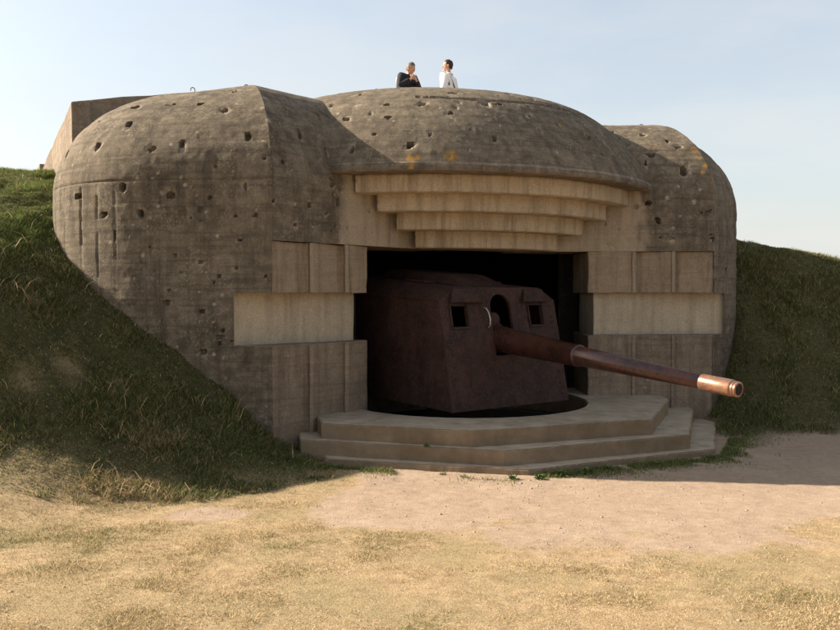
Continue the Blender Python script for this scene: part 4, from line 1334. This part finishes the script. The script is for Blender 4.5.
# ------------------------------------------------------------------ grass, weeds, pebbles
def blades(name, x, y, h, w, lean, col, label, z=None, seed=0):
    r = np.random.default_rng(seed)
    n = len(x)
    z = ground_z(x, y) if z is None else z
    az = r.uniform(0, 2 * math.pi, n)
    fa = r.uniform(0, 2 * math.pi, n)
    ux, uy = np.cos(fa), np.sin(fa)          # blade width direction
    lx, ly = np.cos(az) * lean, np.sin(az) * lean
    P = np.zeros((n, 5, 3), dtype=np.float32)
    for k, (t, ww) in enumerate(((0, 1), (0, -1), (0.55, 0.75), (0.55, -0.75), (1, 0))):
        bend = t ** 1.8
        P[:, k, 0] = x + ux * w * ww * 0.5 + lx * h * bend
        P[:, k, 1] = y + uy * w * ww * 0.5 + ly * h * bend
        P[:, k, 2] = z - 0.004 + h * t * np.sqrt(np.clip(1 - 0.55 * (lean * t) ** 2, 0.08, 1))
    base = np.arange(n)[:, None] * 5
    F = np.concatenate([base + np.array([[0, 1, 3]]), base + np.array([[0, 3, 2]]), base + np.array([[2, 3, 4]])], 0)
    C = np.repeat(col, 5, axis=0)
    me = np_mesh(name, P.reshape(-1, 3), F, False, {'tint': C})
    o = link_mesh(name, me, M['grass'])
    tag(o, label, None, None, 'stuff')
    return o

APR = [np.array(p) for p in (low_poly, mid_poly, top_poly)]
def in_poly(x, y, poly):
    r = np.zeros(len(x), dtype=bool)
    j = len(poly) - 1
    for i in range(len(poly)):
        xi, yi = poly[i]; xj, yj = poly[j]
        c = ((yi > y) != (yj > y)) & (x < (xj - xi) * (y - yi) / (yj - yi + 1e-12) + xi)
        r ^= c
        j = i
    return r
def in_casemate(x, y):
    lx, ly = to_local(x, y)
    ax = np.abs(lx)
    front = np.where(ax < ARR[0], np.maximum(-(ax - 1.85) * math.tan(SPL), -0.8), -0.8 + (ax - ARR[0]) * math.tan(OUT))
    r = (ly > front) & (ax < ARR[0] + 0.9)
    for (cen, ra), s in ((WL[3], -1), (WR[3], 1)):
        sx = lx * s
        a = (sx > ARR[0]) & (ly > -0.8 + (sx - ARR[0]) * math.tan(OUT)) & (sx < cen[0] + math.sin(OUT) * ra)
        b = (np.hypot(sx - cen[0], ly - cen[1]) < ra) & (sx > 0)
        c = (sx > 0) & (sx < cen[0] + ra) & (ly > cen[1])
        r = r | a | b | c
    return r
def blocked(x, y):
    return in_casemate(x, y) | in_poly(x, y, low_poly) | in_poly(x, y, mid_poly) | in_poly(x, y, top_poly)

def pick(n, cols, w):
    idx = rng.choice(len(cols), size=n, p=np.array(w) / sum(w))
    c = np.array(cols)[idx]
    return c * rng.uniform(0.72, 1.28, (n, 1)) * rng.uniform(0.94, 1.06, (n, 3))

STRAW, PALE, BROWN, OLIVE, GREEN, FRESH, DARK = (0.47, 0.35, 0.195), (0.58, 0.46, 0.28), (0.28, 0.19, 0.10), (0.22, 0.20, 0.08), (0.085, 0.105, 0.030), (0.14, 0.19, 0.045), (0.045, 0.058, 0.018)

# worn dry lawn in front
n = 520000
y = 3.3 * (9.9 / 3.3) ** rng.uniform(0, 1, n)
x = rng.uniform(-1, 1, n) * (0.56 * y + 0.3)
p = np.stack([x, y, np.zeros(n)], 1)
dm = dirt_mask(x, y); gm = green_mask(x, y)
tuft = fbm(p, 3.0, 41, 4)
keep = (rng.uniform(0, 1, n) < (1 - 0.955 * sstep(0.12, 0.62, dm + 0.9 * (fbm(p, 7.0, 43, 3) - 0.5))) * (0.40 + 0.7 * sstep(0.40, 0.60, fbm(p, 1.7, 47, 3))) * (0.6 + 0.4 * sstep(0.38, 0.62, tuft))) & (gm < 0.97) & ~blocked(x, y)
x, y, p, tuft = x[keep], y[keep], p[keep], tuft[keep]
n = len(x)
gr = fbm(p, 1.1, 51, 3)
leftg = sstep(0.5, -3.0, x) * 0.5
c = pick(n, [STRAW, PALE, BROWN, OLIVE], [5, 2, 2, 1.6])
c2 = pick(n, [OLIVE, GREEN, STRAW], [3, 2, 2])
g = rng.uniform(0, 1, n) < np.clip(sstep(0.44, 0.66, gr) * 0.75 + leftg * 1.6 * sstep(0.30, 0.55, gr), 0, 0.9)
c[g] = c2[g]
h = rng.uniform(0.006, 0.022, n) * (0.8 + 0.8 * sstep(0.45, 0.7, tuft)) * (1 + 1.3 * leftg)
blades('dry_lawn', x, y, h, rng.uniform(0.0020, 0.0045, n), rng.uniform(0.6, 1.5, n), c, 'short dry straw-coloured grass on the worn ground in front', seed=1)

# left bank
n = 560000
x = rng.uniform(-9.2, -1.0, n); y = rng.uniform(6.6, 16.5, n)
ok = (x > -0.56 * y - 0.4)
x, y = x[ok], y[ok]
gm = green_mask(x, y)
p = np.stack([x, y, np.zeros(len(x))], 1)
tuft = fbm(p, 2.2, 61, 4)
keep = (rng.uniform(0, 1, len(x)) < np.sqrt(gm) * (0.85 + 0.5 * sstep(0.36, 0.6, tuft)) * (1 - 0.5 * bare_slope(x, y))) & (gm > 0.04) & ~blocked(x, y)
x, y, p, tuft = x[keep], y[keep], p[keep], tuft[keep]
n = len(x)
zz = ground_z(x, y)
gr = fbm(p, 1.0, 71, 3)
c = pick(n, [GREEN, DARK, OLIVE, BROWN, STRAW], [4.5, 2.4, 2.6, 1.2, 0.4])
dry = rng.uniform(0, 1, n) < sstep(0.50, 0.72, gr) * 0.75 * (1 - sstep(2.4, 3.2, zz))
c2 = pick(n, [BROWN, STRAW, OLIVE], [4, 2, 2]); c[dry] = c2[dry]
cr_ = rng.uniform(0, 1, n) < sstep(2.3, 3.0, zz) * 0.9
c3 = pick(n, [FRESH, GREEN, OLIVE], [4, 2, 1.0]); c[cr_] = c3[cr_]
h = rng.uniform(0.022, 0.070, n) * (0.5 + 1.4 * sstep(0.4, 0.66, tuft))
tall = rng.uniform(0, 1, n) < 0.004
h[tall] *= 2.6
c[tall] = pick(tall.sum(), [STRAW, PALE], [1, 1])
blades('bank_grass', x, y, h, rng.uniform(0.004, 0.010, n), rng.uniform(0.5, 1.35, n), c, 'long shaded green grass on the bank beside the big rounded wing', z=zz, seed=2)

# right bank
n = 210000
x = rng.uniform(4.3, 10.2, n); y = rng.uniform(11.9, 18.5, n)
ok = (x < 0.56 * y + 0.4); x, y = x[ok], y[ok]
gm = green_mask(x, y)
p = np.stack([x, y, np.zeros(len(x))], 1)
tuft = fbm(p, 2.4, 81, 4)
keep = (rng.uniform(0, 1, len(x)) < gm * (0.85 + 0.5 * sstep(0.36, 0.6, tuft))) & ~blocked(x, y)
x, y, p, tuft = x[keep], y[keep], p[keep], tuft[keep]
n = len(x)
c = pick(n, [GREEN, DARK, OLIVE, BROWN, STRAW], [4, 2.2, 3, 1.2, 0.4])
h = rng.uniform(0.025, 0.075, n) * (0.5 + 1.5 * sstep(0.4, 0.68, tuft))
blades('right_bank_grass', x, y, h, rng.uniform(0.005, 0.011, n), rng.uniform(0.3, 1.1, n), c, 'dull green grass on the bank behind the muzzle', seed=3)

# green fringe along the foot of the base slab and the wall
fx, fy = [], []
for (a, b, m, off) in (((-1.9, 10.15), (1.15, 9.36), 7000, 0.10), ((1.15, 9.36), (3.9, 10.58), 12000, 0.12), ((3.9, 10.6), (4.75, 12.4), 5200, 0.16), ((-2.6, 9.8), (-1.5, 10.1), 5200, 0.22)):
    t = rng.uniform(0, 1, m)
    a, b = np.array(a), np.array(b)
    d = (b - a) / np.linalg.norm(b - a)
    nn = np.array((d[1], -d[0]))
    o = rng.exponential(off, m)
    fx.append(a[0] + (b - a)[0] * t + nn[0] * o); fy.append(a[1] + (b - a)[1] * t + nn[1] * o)
x = np.concatenate(fx); y = np.concatenate(fy)
p = np.stack([x, y, np.zeros(len(x))], 1)
keep = (fbm(p, 2.0, 91, 3) > 0.47) & ~blocked(x, y)
x, y = x[keep], y[keep]; n = len(x)
blades('fringe_grass', x, y, rng.uniform(0.015, 0.07, n), rng.uniform(0.004, 0.009, n), rng.uniform(0.4, 1.2, n), pick(n, [GREEN, FRESH, OLIVE, DARK], [4, 2, 3, 1]), 'low green fringe of grass along the foot of the steps', seed=4)

def weed(loc, size, nleaf, label, seed):
    r = random.Random(seed)
    root = empty('weed', loc)
    tag(root, label, 'weed', None)
    bm = bmesh.new()
    for k in range(nleaf):
        a = r.uniform(0, 2 * math.pi); el = r.uniform(0.25, 1.2); L = size * r.uniform(0.6, 1.1); w = L * r.uniform(0.22, 0.34)
        d = Vector((math.cos(a) * math.cos(el), math.sin(a) * math.cos(el), math.sin(el)))
        s = Vector((-math.sin(a), math.cos(a), 0)); up = s.cross(d) * -1
        o = Vector((r.uniform(-.3, .3) * size, r.uniform(-.3, .3) * size, 0))
        pts = [(0.0, 0.06), (0.35, 0.85), (0.65, 1.0), (0.9, 0.5), (1.0, 0.02)]
        row = []
        for t, ww in pts:
            c = o + d * L * t - Vector((0, 0, 1)) * L * 0.45 * t * t * math.cos(el)
            row.append((bm.verts.new(c + s * w * ww * 0.5 + Vector((0, 0, 0.06 * L * ww))), bm.verts.new(c), bm.verts.new(c - s * w * ww * 0.5 + Vector((0, 0, 0.06 * L * ww)))))
        for q in range(len(row) - 1):
            bm.faces.new((row[q][0], row[q][1], row[q + 1][1], row[q + 1][0]))
            bm.faces.new((row[q][1], row[q][2], row[q + 1][2], row[q + 1][1]))
    me = bpy.data.meshes.new('leaves'); bm.to_mesh(me); bm.free()
    link_mesh('leaves', me, M['weed'], root)
M['weed'] = plain('weed_leaf', (0.085, 0.12, 0.035), 0.6, 0.35, 8)
weed((0.08, 9.90, 0.25), 0.07, 26, 'small tuft of leaves growing in the joint of the middle step', 3)
for k, (x_, y_, s_) in enumerate(((1.35, 9.28, 0.10), (1.62, 9.42, 0.12), (1.95, 9.55, 0.11), (2.25, 9.72, 0.09), (1.05, 9.26, 0.08), (2.9, 10.0, 0.08))):
    o = weed((x_, y_, float(ground_z(np.array([x_]), np.array([y_]))[0])), s_, 34, 'leafy green weed at the foot of the base slab, below the gun', 20 + k)
for o in bpy.data.objects:
    if o.name.startswith('weed') and o.get('label', '').startswith('leafy'): o['group'] = 'weeds along the base slab'

# pebbles scattered on the bare soil
n = 1500
y = rng.uniform(4.5, 10.5, n); x = rng.uniform(-1, 1, n) * (0.55 * y)
ok = ~blocked(x, y) & (rng.uniform(0, 1, n) < 0.15 + 0.85 * dirt_mask(x, y)) & (green_mask(x, y) < 0.2)
x, y = x[ok], y[ok]; z = ground_z(x, y); n = len(x)
ico = bmesh.new(); bmesh.ops.create_icosphere(ico, subdivisions=1, radius=1)
iv = np.array([v.co[:] for v in ico.verts]); iff = np.array([[v.index for v in f.verts] for f in ico.faces]); ico.free()
sc = rng.lognormal(-4.9, 0.45, (n, 1, 1)) * rng.uniform(0.6, 1.3, (n, 1, 3)) * np.array([[[1, 1, 0.6]]])
PV = iv[None] * sc * rng.uniform(0.8, 1.2, (n, len(iv), 1)) + np.stack([x, y, z], 1)[:, None]
PF = (iff[None] + (np.arange(n) * len(iv))[:, None, None]).reshape(-1, 3)
M['pebble'] = plain('pebble_stone', (0.30, 0.235, 0.18), 0.9, 0.4, 30)
tag(link_mesh('pebbles', np_mesh('pebbles', PV.reshape(-1, 3), PF, False), M['pebble']), 'small pebbles scattered over the bare pinkish soil', None, None, 'stuff')
